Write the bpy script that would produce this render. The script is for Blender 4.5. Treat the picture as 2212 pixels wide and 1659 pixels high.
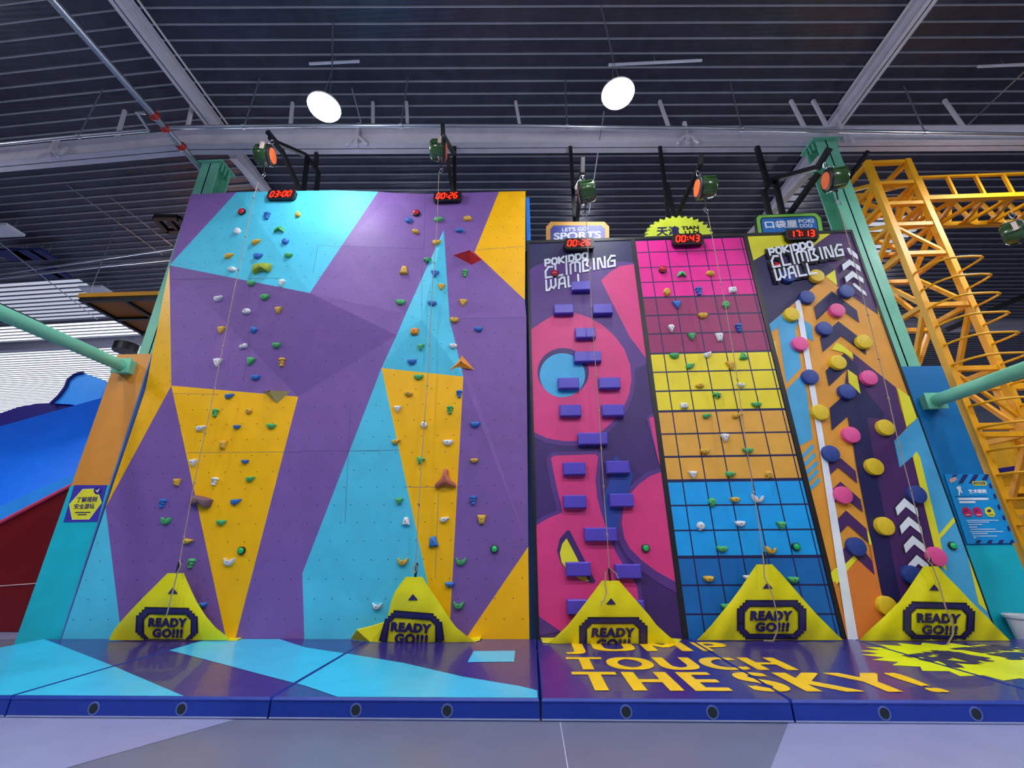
import bpy, math, random
from mathutils import Vector, Matrix
from mathutils.geometry import tessellate_polygon
for o in list(bpy.data.objects): bpy.data.objects.remove(o)
R = math.radians
S = bpy.context.scene
COL = S.collection
random.seed(7)

# ------------------------------------------------------------------ camera
FPX = 918.0; TH = R(20.7); YAW = R(2.2); RO = R(.45); HC = 1.3
R0 = Vector((math.cos(YAW), math.sin(YAW), 0))
LV = Vector((-math.sin(YAW), math.cos(YAW), 0))
FW = LV*math.cos(TH) + Vector((0, 0, math.sin(TH)))
U0 = -LV*math.sin(TH) + Vector((0, 0, math.cos(TH)))
CR = R0*math.cos(RO) - U0*math.sin(RO)
CU = R0*math.sin(RO) + U0*math.cos(RO)
cd = bpy.data.cameras.new('camera'); cam = bpy.data.objects.new('camera', cd); COL.objects.link(cam)
cd.sensor_fit = 'HORIZONTAL'; cd.sensor_width = 36; cd.lens = FPX/2212*36; cd.clip_end = 300
m = Matrix((CR, CU, -FW)).transposed().to_4x4(); m.translation = (0, 0, HC)
cam.matrix_world = m
S.camera = cam
S.view_settings.view_transform = 'Standard'; S.view_settings.look = 'None'
S.view_settings.gamma = 1; S.view_settings.exposure = 0.42
try: S.view_settings.use_curve_mapping = False
except Exception: pass

wd = bpy.data.worlds.new('World'); S.world = wd; wd.use_nodes = True
wd.node_tree.nodes['Background'].inputs[0].default_value = (.55, .6, .75, 1)
wd.node_tree.nodes['Background'].inputs[1].default_value = .25
LAMP_W = 92.0      # the two lamps close to the walls
LAMP_FAR = 350.0    # the other high bay lamps
SIDE_W = 42.0       # what each lamp's diffuser gives off sideways and up
WIN_E = 9.0         # daylight in the far windows

# ------------------------------------------------------------------ pixel <-> place
def ray(px, py): return FW + CR*((px-1106)/FPX) + CU*(-(py-829.5)/FPX)
EYE = Vector((0, 0, HC))
def onY(px, py, Y):
    r = ray(px, py); return EYE + r*(Y/r.y)
def onZ(px, py, Z):
    r = ray(px, py); return EYE + r*((Z-HC)/r.z)
def depth(p): return (p-EYE).dot(FW)
def C(ox, oy, pts, s=4.1475): return [(ox+x/s, oy+y/s) for x, y in pts]
WY = 6.35      # the climbing walls' front
MZ = .15       # top of the mats

# ------------------------------------------------------------------ materials
def lin(h):
    h = h.lstrip('#'); c = [int(h[i:i+2], 16)/255 for i in (0, 2, 4)]
    return [v/12.92 if v <= .04045 else ((v+.055)/1.055)**2.4 for v in c]
MATS = {}
def mat(name, hexc, rough=.5, metal=0, coat=0, var=.06, bump=0, bscale=40, emit=0):
    if name in MATS: return MATS[name]
    mt = bpy.data.materials.new(name); mt.use_nodes = True; nt = mt.node_tree; b = nt.nodes['Principled BSDF']
    c = lin(hexc)
    b.inputs['Roughness'].default_value = rough; b.inputs['Metallic'].default_value = metal
    b.inputs['Coat Weight'].default_value = coat; b.inputs['Specular IOR Level'].default_value = .35 if 'wall_paint' in name else .5
    tc = nt.nodes.new('ShaderNodeTexCoord'); nz = nt.nodes.new('ShaderNodeTexNoise')
    nz.inputs['Scale'].default_value = 3.5; nz.inputs['Detail'].default_value = 4
    nt.links.new(tc.outputs['Object'], nz.inputs['Vector'])
    cr = nt.nodes.new('ShaderNodeValToRGB'); nt.links.new(nz.outputs['Fac'], cr.inputs[0])
    cr.color_ramp.elements[0].position = .3; cr.color_ramp.elements[1].position = .7
    cr.color_ramp.elements[0].color = [v*(1-var) for v in c]+[1]
    cr.color_ramp.elements[1].color = [min(1, v*(1+var)) for v in c]+[1]
    nt.links.new(cr.outputs[0], b.inputs['Base Color'])
    if bump:
        n2 = nt.nodes.new('ShaderNodeTexNoise'); n2.inputs['Scale'].default_value = bscale; n2.inputs['Detail'].default_value = 3
        nt.links.new(tc.outputs['Object'], n2.inputs['Vector'])
        bp = nt.nodes.new('ShaderNodeBump'); bp.inputs['Strength'].default_value = bump; bp.inputs['Distance'].default_value = .02
        nt.links.new(n2.outputs['Fac'], bp.inputs['Height']); nt.links.new(bp.outputs[0], b.inputs['Normal'])
    if emit:
        b.inputs['Emission Color'].default_value = c+[1]; b.inputs['Emission Strength'].default_value = emit
    MATS[name] = mt; return mt
M = mat
black = M('black_paint', '#15161c', .45)
steelblack = M('black_powder_coat', '#0e1016', .4)
white = M('white_print', '#E4E8F6', .5)
chrome = M('chrome', '#D8DCE4', .2, 1)
galv = M('galvanised_steel', '#B4B8C4', .32, .85)
greysteel = M('grey_painted_steel', '#CDCAD8', .55)
greensteel = M('mint_green_painted_steel', '#74C4A6', .5)
cyan = M('cyan_wall_paint', '#4CBEDD', .6, var=.05, bump=.02)
purple = M('purple_wall_paint', '#78569C', .56, var=.06, bump=.02)
yellow = M('yellow_wall_paint', '#F6B600', .48, var=.04, bump=.02)
seamd = M('panel_seam', '#3A4A78', .7)
ply = M('plywood_edge', '#5578B8', .6)
pk_bg = M('vinyl_deep_purple', '#3C2168', .5); pk_mid = M('vinyl_violet', '#553080', .5); pk_pink = M('vinyl_pink', '#D5367E', .5)
pk_cyan = M('vinyl_sky_blue', '#3CA8DC', .5); pk_blue = M('vinyl_blue', '#1D3F98', .5); vy = M('vinyl_yellow', '#E4DC2C', .5)
navy = M('vinyl_navy', '#1A154F', .5); vorange = M('vinyl_orange', '#E29A34', .5); vorange2 = M('vinyl_burnt_orange', '#DC7A30', .5)
vpur = M('vinyl_plum', '#46215F', .5); vcy = M('vinyl_light_blue', '#46A4D6', .5); vdk = M('vinyl_dark_outline', '#262430', .5)
beltfab = M('yellow_tarpaulin', '#E3D80C', .42, bump=.12, bscale=14, var=.05)
tarpdk = M('tarpaulin_print_navy', '#271E5E', .5); tarpbk = M('tarpaulin_print_black', '#171432', .5)
rope_m = M('beige_rope', '#A08C7C', .9)
redled = M('red_led', '#FF1808', .4, emit=6)
leddim = M('dark_red_led_window', '#3a0508', .3)

# ------------------------------------------------------------------ mesh builder
def tag(o, label=None, cat=None, group=None, kind=None):
    if label: o['label'] = label
    if cat: o['category'] = cat
    if group: o['group'] = group
    if kind: o['kind'] = kind
    return o
def empty(name, loc=(0, 0, 0), **k):
    o = bpy.data.objects.new(name, None); o.location = loc; o.empty_display_size = .1; COL.objects.link(o)
    return tag(o, **k)
class MB:
    def __init__(s): s.v = []; s.f = []; s.mi = []; s.sm = []; s.mats = []
    def m(s, mt):
        if mt not in s.mats: s.mats.append(mt)
        return s.mats.index(mt)
    def add(s, vs, fs, mt, smooth=False):
        b = len(s.v); k = s.m(mt); s.v += [tuple(v) for v in vs]
        for f in fs: s.f.append([b+i for i in f]); s.mi.append(k); s.sm.append(smooth)
    def box(s, a, b, mt):
        x0, y0, z0 = a; x1, y1, z1 = b
        s.add([(x0, y0, z0), (x1, y0, z0), (x1, y1, z0), (x0, y1, z0), (x0, y0, z1), (x1, y0, z1), (x1, y1, z1), (x0, y1, z1)],
              [(0, 3, 2, 1), (4, 5, 6, 7), (0, 1, 5, 4), (1, 2, 6, 5), (2, 3, 7, 6), (3, 0, 4, 7)], mt)
    def poly(s, pts, mt, up=None):
        pts = [Vector(p) for p in pts]
        tr = tessellate_polygon([pts]); s.add(pts, [list(t) for t in tr], mt)
    def prism(s, pts, off, mt, sidemat=None):
        pts = [Vector(p) for p in pts]; off = Vector(off); n = len(pts)
        tr = [list(t) for t in tessellate_polygon([pts])]
        s.add(pts, tr, mt); s.add([p+off for p in pts], [t[::-1] for t in tr], mt)
        s.add(pts+[p+off for p in pts], [(i, (i+1) % n, n+(i+1) % n, n+i) for i in range(n)], sidemat or mt)
    def tube(s, pts, r, mt, n=10, closed=False, smooth=True):
        pts = [Vector(p) for p in pts]; rings = []
        k = len(pts); up = None
        for i, p in enumerate(pts):
            if closed: d = pts[(i+1) % k]-pts[i-1]
            else: d = pts[min(i+1, k-1)]-pts[max(i-1, 0)]
            d.normalize()
            if up is None:
                up = Vector((0, 0, 1)) if abs(d.z) < .9 else Vector((1, 0, 0))
            a = (up - d*up.dot(d)).normalized(); b = d.cross(a); up = a
            rr = r[i] if isinstance(r, (list, tuple)) else r
            rings.append([p+(a*math.cos(t)+b*math.sin(t))*rr for t in [2*math.pi*j/n for j in range(n)]])
        vs = [v for g in rings for v in g]; fs = []
        for i in range(k if closed else k-1):
            for j in range(n):
                i2 = (i+1) % k
                fs.append((i*n+j, i*n+(j+1) % n, i2*n+(j+1) % n, i2*n+j))
        if not closed:
            fs.append(tuple(range(n))[::-1]); fs.append(tuple((k-1)*n+j for j in range(n)))
        s.add(vs, fs, mt, smooth)
    def bar(s, a, b, w, mt, h=None):
        a = Vector(a); b = Vector(b); h = h or w; d = (b-a).normalized()
        up = Vector((0, 0, 1)) if abs(d.z) < .9 else Vector((0, 1, 0))
        x = d.cross(up).normalized()*w/2; y = x.normalized().cross(d)*h/2
        vs = [p+q for p in (a, b) for q in (-x-y, x-y, x+y, -x+y)]
        s.add(vs, [(0, 1, 2, 3)[::-1], (4, 5, 6, 7), (0, 1, 5, 4), (1, 2, 6, 5), (2, 3, 7, 6), (3, 0, 4, 7)], mt)
    def lathe(s, prof, mt, n=24, axis='x', cen=(0, 0, 0)):
        vs = []; c = Vector(cen)
        for a, r in prof:
            for j in range(n):
                t = 2*math.pi*j/n; u, w = r*math.cos(t), r*math.sin(t)
                vs.append(c+Vector({'x': (a, u, w), 'y': (u, a, w), 'z': (u, w, a)}[axis]))
        k = len(prof)
        fs = [(i*n+j, i*n+(j+1) % n, (i+1)*n+(j+1) % n, (i+1)*n+j) for i in range(k-1) for j in range(n)]
        fs += [tuple(range(n)), tuple((k-1)*n+j for j in range(n))]
        s.add(vs, fs, mt, True)
    def ball(s, c, r, mt, n=8):
        c = Vector(c); s.lathe([(math.cos(math.pi*i/5)*r, max(.0005, math.sin(math.pi*i/5)*r)) for i in range(6)], mt, n, 'z', c)
    def build(s, name, parent=None, origin=None, **k):
        me = bpy.data.meshes.new(name)
        o0 = Vector(origin) if origin is not None else Vector((0, 0, 0))
        me.from_pydata([tuple(Vector(v)-o0) for v in s.v], [], s.f)
        for mt in s.mats: me.materials.append(mt)
        me.polygons.foreach_set('material_index', s.mi); me.polygons.foreach_set('use_smooth', s.sm)
        import bmesh
        bm = bmesh.new(); bm.from_mesh(me); bmesh.ops.recalc_face_normals(bm, faces=bm.faces) if k.pop('fix', True) else None
        bm.to_mesh(me); bm.free()
        if any(s.sm):
            try: me.set_sharp_from_angle(angle=R(40))
            except Exception: pass
        me.update()
        o = bpy.data.objects.new(name, me); COL.objects.link(o); o.location = o0
        if parent is not None:
            base = Vector((0, 0, 0)); pp = parent
            while pp is not None: base += pp.location; pp = pp.parent
            o.parent = parent; o.location = o0 - base
        return tag(o, **k)
def copy_tree(o, parent=None):
    c = o.copy(); COL.objects.link(c); c.parent = parent
    for ch in o.children: copy_tree(ch, c)
    return c

# ------------------------------------------------------------------ lettering
TCACHE = {}
def glyphs(body, off=0.0, sx=1.0, sp=1.0):
    key = (body, off, sp)
    if key in TCACHE: return TCACHE[key]
    cu = bpy.data.curves.new('t', 'FONT'); cu.body = body; cu.offset = off; cu.space_character = sp; cu.resolution_u = 7
    cu.fill_mode = 'FRONT'
    ob = bpy.data.objects.new('t', cu); COL.objects.link(ob)
    bpy.context.view_layer.update()
    me = bpy.data.meshes.new_from_object(ob.evaluated_get(bpy.context.evaluated_depsgraph_get()))
    vs = [(v.co.x, v.co.y) for v in me.vertices]; fs = [list(p.vertices) for p in me.polygons]
    bpy.data.objects.remove(ob); bpy.data.curves.remove(cu); bpy.data.meshes.remove(me)
    xs = [v[0] for v in vs] or [0]; ys = [v[1] for v in vs] or [0]
    x0, x1, y0, y1 = min(xs), max(xs), min(ys), max(ys)
    vs = [((x-x0)/((x1-x0) or 1), (y-y0)/((y1-y0) or 1)) for x, y in vs]
    TCACHE[key] = (vs, fs); return TCACHE[key]
def text(mb, body, quad, f, mt, off=0.0, sp=1.0):
    """quad = TL, TR, BR, BL in the 2D domain of f"""
    vs, fs = glyphs(body, off, 1, sp); (tl, tr, br, bl) = quad; out = []
    for u, v in vs:
        x = (tl[0]*(1-u)+tr[0]*u)*v+(bl[0]*(1-u)+br[0]*u)*(1-v)
        y = (tl[1]*(1-u)+tr[1]*u)*v+(bl[1]*(1-u)+br[1]*u)*(1-v)
        out.append(f(x, y))
    mb.add(out, fs, mt)
def boldtext(mb, body, quad, fk, mt, e, off=0.0, sp=1.0):
    for i, (dx, dy) in enumerate(((0, 0), (-1, 0), (1, 0), (0, -.8), (0, .8))):
        text(mb, body, [(x+dx*e, y+dy*e) for x, y in quad], fk(i*.12), mt, off, sp)
def rectq(x0, y0, x1, y1): return [(x0, y0), (x1, y0), (x1, y1), (x0, y1)]

# ------------------------------------------------------------------ the hall
mb = MB()
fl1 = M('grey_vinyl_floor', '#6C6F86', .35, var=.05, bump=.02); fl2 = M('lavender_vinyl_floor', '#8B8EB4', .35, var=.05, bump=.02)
mb.box((-45, -12, -.1), (45, 46, 0), fl1)
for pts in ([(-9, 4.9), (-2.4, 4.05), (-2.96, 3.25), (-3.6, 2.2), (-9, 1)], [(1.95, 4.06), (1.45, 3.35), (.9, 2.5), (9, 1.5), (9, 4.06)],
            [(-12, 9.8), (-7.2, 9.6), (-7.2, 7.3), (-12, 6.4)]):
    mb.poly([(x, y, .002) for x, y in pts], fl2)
mb.bar((.2, 4.05, .0015), (.2, 1, .0015), .006, M('floor_joint', '#B4B6D2', .5), .003)
mb.build('floor', kind='structure')

roofm = M('dark_blue_roof_steel', '#4A4C5C', .36, .42, var=.18)
nt = roofm.node_tree
wv = nt.nodes.new('ShaderNodeTexWave'); wv.bands_direction = 'Y'; wv.inputs['Scale'].default_value = 3.7; wv.inputs['Distortion'].default_value = .1; wv.inputs['Detail Scale'].default_value = .3
tcn = [n for n in nt.nodes if n.type == 'TEX_COORD'][0]
nt.links.new(tcn.outputs['Object'], wv.inputs['Vector'])
bp = nt.nodes.new('ShaderNodeBump'); bp.inputs['Strength'].default_value = .06; bp.inputs['Distance'].default_value = .03
nt.links.new(wv.outputs['Fac'], bp.inputs['Height']); nt.links.new(bp.outputs[0], nt.nodes['Principled BSDF'].inputs['Normal'])
def ry(x, y): return y + (.042*x if x > -7 else .042*-7+.05*(-7-x))
mb = MB(); ZR = 10.5
seamm = M('roof_seam_steel', '#B4B8C6', .4, .3)
ys = [-12+.267*i for i in range(214)]
for i, y in enumerate(ys):
    for xa, xb in ((-45, -7), (-7, 45)):
        p = [(xa, ry(xa, y)), (xb, ry(xb, y))]
        q = [(xa, ry(xa, y)+.267), (xb, ry(xb, y)+.267)]
        w = .009
        mb.add([(p[0][0], p[0][1]+w, ZR), (p[1][0], p[1][1]+w, ZR), (q[1][0], q[1][1]-w, ZR), (q[0][0], q[0][1]-w, ZR)], [(0, 1, 2, 3)], roofm)
        mb.add([(p[0][0], p[0][1]-w, ZR), (p[1][0], p[1][1]-w, ZR), (p[1][0], p[1][1]-w*.6, ZR-.04), (p[0][0], p[0][1]-w*.6, ZR-.04),
                (p[0][0], p[0][1]+w*.6, ZR-.04), (p[1][0], p[1][1]+w*.6, ZR-.04), (p[0][0], p[0][1]+w, ZR), (p[1][0], p[1][1]+w, ZR)],
               [(0, 1, 2, 3), (3, 2, 5, 4), (4, 5, 7, 6)], seamm)
mb.build('ceiling', kind='structure', fix=False)
wallm = M('hall_wall_panel', '#6B6E7E', .7)
def wallbox(name, a, b):
    q = MB(); q.box(a, b, wallm); q.build(name, kind='structure')
wallbox('wall_back', (-45, 44, 0), (45, 44.2, 10.8)); wallbox('wall_left', (-45.2, -12, 0), (-45, 44, 10.8))
wallbox('wall_right', (45, -12, 0), (45.2, 44, 10.8)); wallbox('wall_front', (-45, -12.2, 0), (45, -12, 10.8))
daylight = M('daylight_window_glass', '#EAF0FF', .3, emit=WIN_E)
winf = M('window_frame_grey', '#5A5D6A', .5)
def window(n, x0, x1, z0, z1, y=43.98, bays=5):
    q = MB(); q.box((x0, y-.03, z0), (x1, y, z1), daylight); o = q.build('window_%d' % n, kind='structure')
    q = MB()
    for i in range(bays+1):
        x = x0+(x1-x0)*i/bays; q.box((x-.06, y-.08, z0-.06), (x+.06, y-.03, z1+.06), winf)
    for z in (z0, (z0+z1)/2, z1): q.box((x0, y-.09, z-.05), (x1, y-.03, z+.05), winf)
    q.build('window_frame', parent=o)
window(1, -42, -17, 3.0, 9.0, bays=9); window(2, 40.5, 44.5, 6.6, 9.6, bays=2); window(3, 20, 36, 3.4, 8.2)
def roof_glow_strips(n, x0, x1, y0, y1, mt):
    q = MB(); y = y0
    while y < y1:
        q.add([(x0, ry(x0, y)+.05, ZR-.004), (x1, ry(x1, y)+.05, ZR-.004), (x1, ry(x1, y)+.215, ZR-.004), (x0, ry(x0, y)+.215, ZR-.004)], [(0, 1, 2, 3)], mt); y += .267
    q.build('window_%d' % n, kind='structure', fix=False)  # rooflight rows, also reused for reflections painted on the deck
sky1 = M('rooflight_sheet', '#E6ECF4', .5, emit=1.5); roof_glint = M('roof_reflection_glow', '#C4CCD8', .5, emit=.55)  # the weaker glow paints light reflected in the roof steel
row0 = -12+.267*102
roof_glow_strips(4, -42, -9.5, row0, row0+20, sky1); roof_glow_strips(5, -21, -16.3, -12+.267*91, -12+.267*100, roof_glint); roof_glow_strips(6, 10.0, 12.4, -12+.267*83, -12+.267*96, roof_glint)  # the short patches are roof reflections built as glowing strips, not openings

# ------------------------------------------------------------------ steel frame
def ibeam_x(name, x0, x1, y, z0, z1, w, mt, **k):
    q = MB(); t = .02
    pts = [x0] + ([-7] if x0 < -7 < x1 else []) + [x1]
    for a, b in zip(pts[:-1], pts[1:]):
        for (dy0, dy1, za, zb) in ((-w/2, w/2, z0, z0+t), (-w/2, w/2, z1-t, z1), (-.008, .008, z0, z1)):
            ya, yb = ry(a, y), ry(b, y)
            q.add([(a, ya+dy0, za), (b, yb+dy0, za), (b, yb+dy1, za), (a, ya+dy1, za), (a, ya+dy0, zb), (b, yb+dy0, zb), (b, yb+dy1, zb), (a, ya+dy1, zb)],
                  [(0, 3, 2, 1), (4, 5, 6, 7), (0, 1, 5, 4), (1, 2, 6, 5), (2, 3, 7, 6), (3, 0, 4, 7)], mt)
    return q.build(name, **k)
g = ibeam_x('roof_girder', -20, 16, 6.68, 9.18, 9.62, .26, greysteel, label='long grey steel girder running across the hall above all climbing walls', cat='girder')
for px in (268, 420, 632, 806, 880, 1125, 1461, 1780, 1835, 2170):
    a = onY(px, 300, 6.52); q = MB(); q.bar((a.x, ry(a.x, 6.6), 9.6), (a.x-.1, ry(a.x, 6.6), 10.48), .06, greysteel); q.build('strut', parent=g)
for px in (150, 781, 1491, 1850):
    a = onY(px, 310, 6.6); q = MB(); y0 = ry(a.x, 6.52)
    q.bar((a.x, y0, 9.1), (a.x, y0, 9.7), .07, greysteel); q.bar((a.x-.22, y0, 9.12), (a.x, y0, 9.35), .05, greysteel); q.bar((a.x+.22, y0, 9.12), (a.x, y0, 9.35), .05, greysteel)
    q.build('splice_bracket', parent=g)
for X, n in ((-6.98, 'left'), (7.2, 'right')):
    q = MB(); q.box((X-.09, -12, 10.12), (X+.09, 43, 10.14), greysteel); q.box((X-.01, -12, 10.12), (X+.01, 43, 10.46), greysteel); q.box((X-.09, -12, 10.44), (X+.09, 43, 10.46), greysteel)
    q.build('roof_rafter', label='grey steel rafter under the %s part of the roof, above the %s green column' % (n, n), cat='roof beam')
    dx = .42 if X < 0 else -.36
    q = MB(); q.tube([(X+dx, -10, 10.12), (X+dx, 6.7, 10.12)], .02, M('white_conduit', '#C9C6C6', .5))
    q.build('cable_conduit', label='thin pale conduit running beside the %s rafter' % n, cat='conduit')
    q = MB(); sgn = 1 if X < 0 else -1
    q.bar(onY(504 if X < 0 else 1778, 339, 6.9), onY(600 if X < 0 else 1600, 440 if X < 0 else 530, 8.6), .16, greysteel, .1)
    q.build('diagonal_brace', label='grey diagonal brace leaning inward from the top of the %s green column' % n, cat='brace')
def column(x0, x1, y0, y1, z1, lab):
    r = empty('steel_column', ((x0+x1)/2, (y0+y1)/2, 0), label=lab, cat='column')
    q = MB(); t = .025
    q.box((x0, y0, 0), (x1, y0+t, z1), greensteel); q.box((x0, y1-t, 0), (x1, y1, z1), greensteel)
    q.box(((x0+x1)/2-.012, y0, 0), ((x0+x1)/2+.012, y1, z1), greensteel); q.build('shaft', parent=r)
    q = MB(); q.box((x0-.08, y0-.05, z1), (x1+.08, y1+.05, z1+.04), greensteel)
    for s in (-1, 1):
        x = (x0+x1)/2+s*(x1-x0)/2
        for k in range(3): q.box((x-.01+s*.04, y0+.05+k*.1, z1-.2), (x+.01+s*.04, y0+.07+k*.1, z1), greensteel)
    q.build('cap_plate', parent=r)
    return r
column(-7.0, -6.6, 6.7, 7.06, 9.14, 'mint green steel column behind the left edge of the faceted climbing wall')
column(6.12, 6.52, 6.76, 7.1, 9.14, 'mint green steel column behind the right edge of the orange climbing wall')

# pipes
def pipe(name, pts, r, lab, mt=galv, **k):
    q = MB(); q.tube(pts, r, mt, 12); return q.build(name, label=lab, cat='pipe', **k)
redp = M('red_pipe_coupling', '#A8201C', .45)
zp = 9.09
zz = lambda x, y: onZ(x, y, zp)
mx = -7.08
mp = pipe('sprinkler_main', [(mx, -8, zp), (mx, 8.6, zp)], .06, 'thick galvanised sprinkler main with red couplings, running toward the left green column')
for px, py in ((336, 250), (361, 277), (397, 316)):
    y = zz(px, py).y
    q = MB(); q.lathe([(y-.05, .078), (y-.035, .09), (y+.035, .09), (y+.05, .078)], redp, 16, 'y', (mx, 0, zp)); q.build('coupling', parent=mp)
pts_ = [zz(x, y) for x, y in ((372, 275), (700, 271), (1106, 272), (1480, 277), (1800, 283), (2260, 291))]; pts_[0].x = mx+.1
sp = pipe('sprinkler_branch', pts_, .036, 'straight galvanised sprinkler pipe crossing in front of the girder to the right')
pts2_ = [zz(x, y) for x, y in ((328, 243), (296, 243), (321, 281), (160, 295), (0, 311), (-160, 330))]; pts2_[0].x = mx-.1
sp2 = pipe('sprinkler_branch', pts2_, .036, 'galvanised sprinkler pipe with a jog, left of the thick main')
for px, py, par in ((527, 273, sp), (866, 271, sp), (1225, 273.5, sp), (1602, 279, sp), (1998, 286.5, sp), (170, 294, sp2)):
    a = zz(px, py); q = MB(); q.tube([a, (a.x+.03, a.y, ZR-.03)], .014, galv, 6)
    q.lathe([(-.03, .05), (.03, .05)], galv, 12, 'x', a); q.build('pipe_hanger', parent=par)
for i, (a, b, z) in enumerate((((145, 400), (350, 550), 9.6), ((0, 525), (210, 690), 9.2), ((230, 420), (372, 530), 9.9), ((2212, 155), (2080, 280), 10.0), ((760, 190), (780, 265), 9.6), ((1305, 240), (1272, 460), 9.4))):
    pa = onZ(a[0], a[1], z); pb = onZ(b[0], b[1], z if i < 4 else z)
    q = MB(); q.tube([pa, pb], .014, galv, 6)
    q.build('suspension_wire', label='thin steel %s stretched under the roof, %s' % ('wire', ['first wire left of the faceted wall', 'wire at the far left near the white lights', 'wire beside the left column top', 'wire near the top right corner', 'short wire right of the left lamp', 'wire below the right lamp'][i]), cat='wire')
q = MB(); q.tube([onZ(0, 592, 9.4), onZ(374, 537, 9.4)], .03, galv, 8); q.build('roof_tie_rod', label='thin horizontal steel rod left of the faceted wall, upper of two', cat='rod')
q = MB(); q.tube([onZ(0, 600, 9.0), onZ(240, 572, 9.0), onZ(366, 560, 9.0)], .045, galv, 8); q.build('roof_tie_rod', label='thicker horizontal steel pipe left of the faceted wall, lower of two', cat='rod')
ibeam_x('roof_girder', -44, 44, 15.2, 9.2, 9.6, .26, greysteel, label='far grey girder deep in the hall, seen left behind the green tube', cat='girder')
for px, py, w, lab in ((722, 136, 110, 'behind the left lamp'), (1415, 136, 200, 'behind the right lamp'), (2170, 142, 110, 'near the top right corner')):
    a = onZ(px, py, 10.3); q = MB(); ww = w*depth(a)/FPX/2
    q.box((a.x-ww, a.y-.018, 10.29), (a.x+ww, a.y+.018, 10.33), white); q.tube([(a.x, a.y, 10.32), (a.x, a.y, ZR)], .008, galv, 6); q.build('strip_light', label='thin unlit white strip light under the roof '+lab, cat='strip light')

# ------------------------------------------------------------------ high bay lamps
glow = M('lamp_glow', '#F4F8FF', .3, emit=26)
housing = M('lamp_housing', '#D9DCE2', .4)
def lamp(x, y, z, lab, seen):
    r = empty('high_bay_lamp', (x, y, z), label=lab, cat='lamp', group=None if seen else 'high bay lamps over the hall')
    q = MB(); q.lathe([(z+.16, .06), (z+.14, .12), (z+.03, .27), (z, .27)], housing, 28, 'z', (x, y, 0)); sh = q.build('lamp_shade', parent=r)
    q = MB(); q.lathe([(z-.05, .2), (z-.035, .25), (z+.001, .262)], glow, 28, 'z', (x, y, 0)); q.build('diffuser', parent=sh)
    
    q = MB(); q.tube([(x, y, z+.95), (x-.07, y, z+.14)], .006, galv, 6); q.tube([(x, y, z+.95), (x+.07, y, z+.14)], .006, galv, 6)
    q.tube([(x, y, z+.95), (x-.12, y-.1, ZR-.02)], .014, galv, 6); q.build('hanger', parent=r)
    ld = bpy.data.lights.new('lamp_light', 'AREA'); ld.shape = 'DISK'; ld.size = .45; ld.energy = LAMP_W if seen else LAMP_FAR; ld.color = (.95, .975, 1)
    lo = bpy.data.objects.new('lamp_light', ld); COL.objects.link(lo); lo.parent = r; lo.location = (0, 0, -.05)
    ld = bpy.data.lights.new('diffuser_light', 'POINT'); ld.shadow_soft_size = .15; ld.energy = SIDE_W; ld.color = (.93, .96, 1)
    lo = bpy.data.objects.new('diffuser_light', ld); COL.objects.link(lo); lo.parent = r; lo.location = (0, 0, -.3)
lamp(-3.36, 4.98, 8.3, 'round glowing high bay lamp hanging above the faceted wall, left of the two', True)
lamp(1.61, 4.98, 8.3, 'round glowing high bay lamp hanging above the pink and grid walls, right of the two', True)
for x, y in ((-12.5, 4.98), (9.4, 5.3), (-8.3, .4), (-3.36, .4), (1.61, .4), (6.6, .4), (-5.8, -4), (-.8, -4), (4.2, -4), (9, -4), (-14, 2), (13, 2), (-10.5, 12), (-4, 12), (2, 12), (9, 11.5), (15, 16), (-15, 18), (0, 20)):
    lamp(x, y, 8.3 if y < 10 else 9.2, 'round high bay lamp hanging from the roof elsewhere in the hall', False)

# ------------------------------------------------------------------ faceted climbing wall
YB = WY
TV = dict(A=(412, 420, 6.09), B=(511, 415, 6.08), T=(720, 411, 6.12), C=(817, 414, 6.2), U=(851, 416.5, 6.26), C2=(924, 419, 6.30), D=(1078, 414, 6.31), E=(1135, 413, 6.33),
          F=(366, 573, 6.13), G=(669, 633, 5.88), M=(370, 833, 6.22), N=(644, 857, 6.2), eL=(314, 843, 6.4), P=(228, 1096, 6.36), Wl=(133, 1381, 6.35), Q=(264, 1381, 6.35),
          kL=(490, 1381, 6.35), kR=(508, 1381, 6.35), S1=(738, 531, 6.05), S2=(920, 538, 6.19), J=(958.5, 497, 6.23), H=(1025, 545, 6.25), I=(1134, 648, 6.33), K=(1000.9, 813.6, 6.13),
          L=(824, 795, 6.15), e1=(877, 677, 6.1), e2=(857, 724, 6.1), Q2=(911, 690, 6.03), Km=(971, 689, 6.13), c1=(653, 1239, 6.35), b2=(658, 1381, 6.35), y2l=(951, 1381, 6.35), y2r=(970, 1381, 6.35),
          R1=(1137, 686, 6.27), Wp=(1141, 1181, 6.35), y3=(1003, 1381, 6.35), br=(1143.5, 1381, 6.35))
V3 = {}
for k, (px, py, Y) in TV.items():
    p = onY(px, py, Y)
    if py == 1381: p.z = MZ-.02
    V3[k] = p
a_, b_ = V3['C'], V3['G']
for i_ in range(200):
    c_ = a_+(b_-a_)*(i_/200); v_ = c_-EYE
    if 829.5-FPX*v_.dot(CU)/v_.dot(FW) >= 531: V3['S1'] = c_; break
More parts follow.
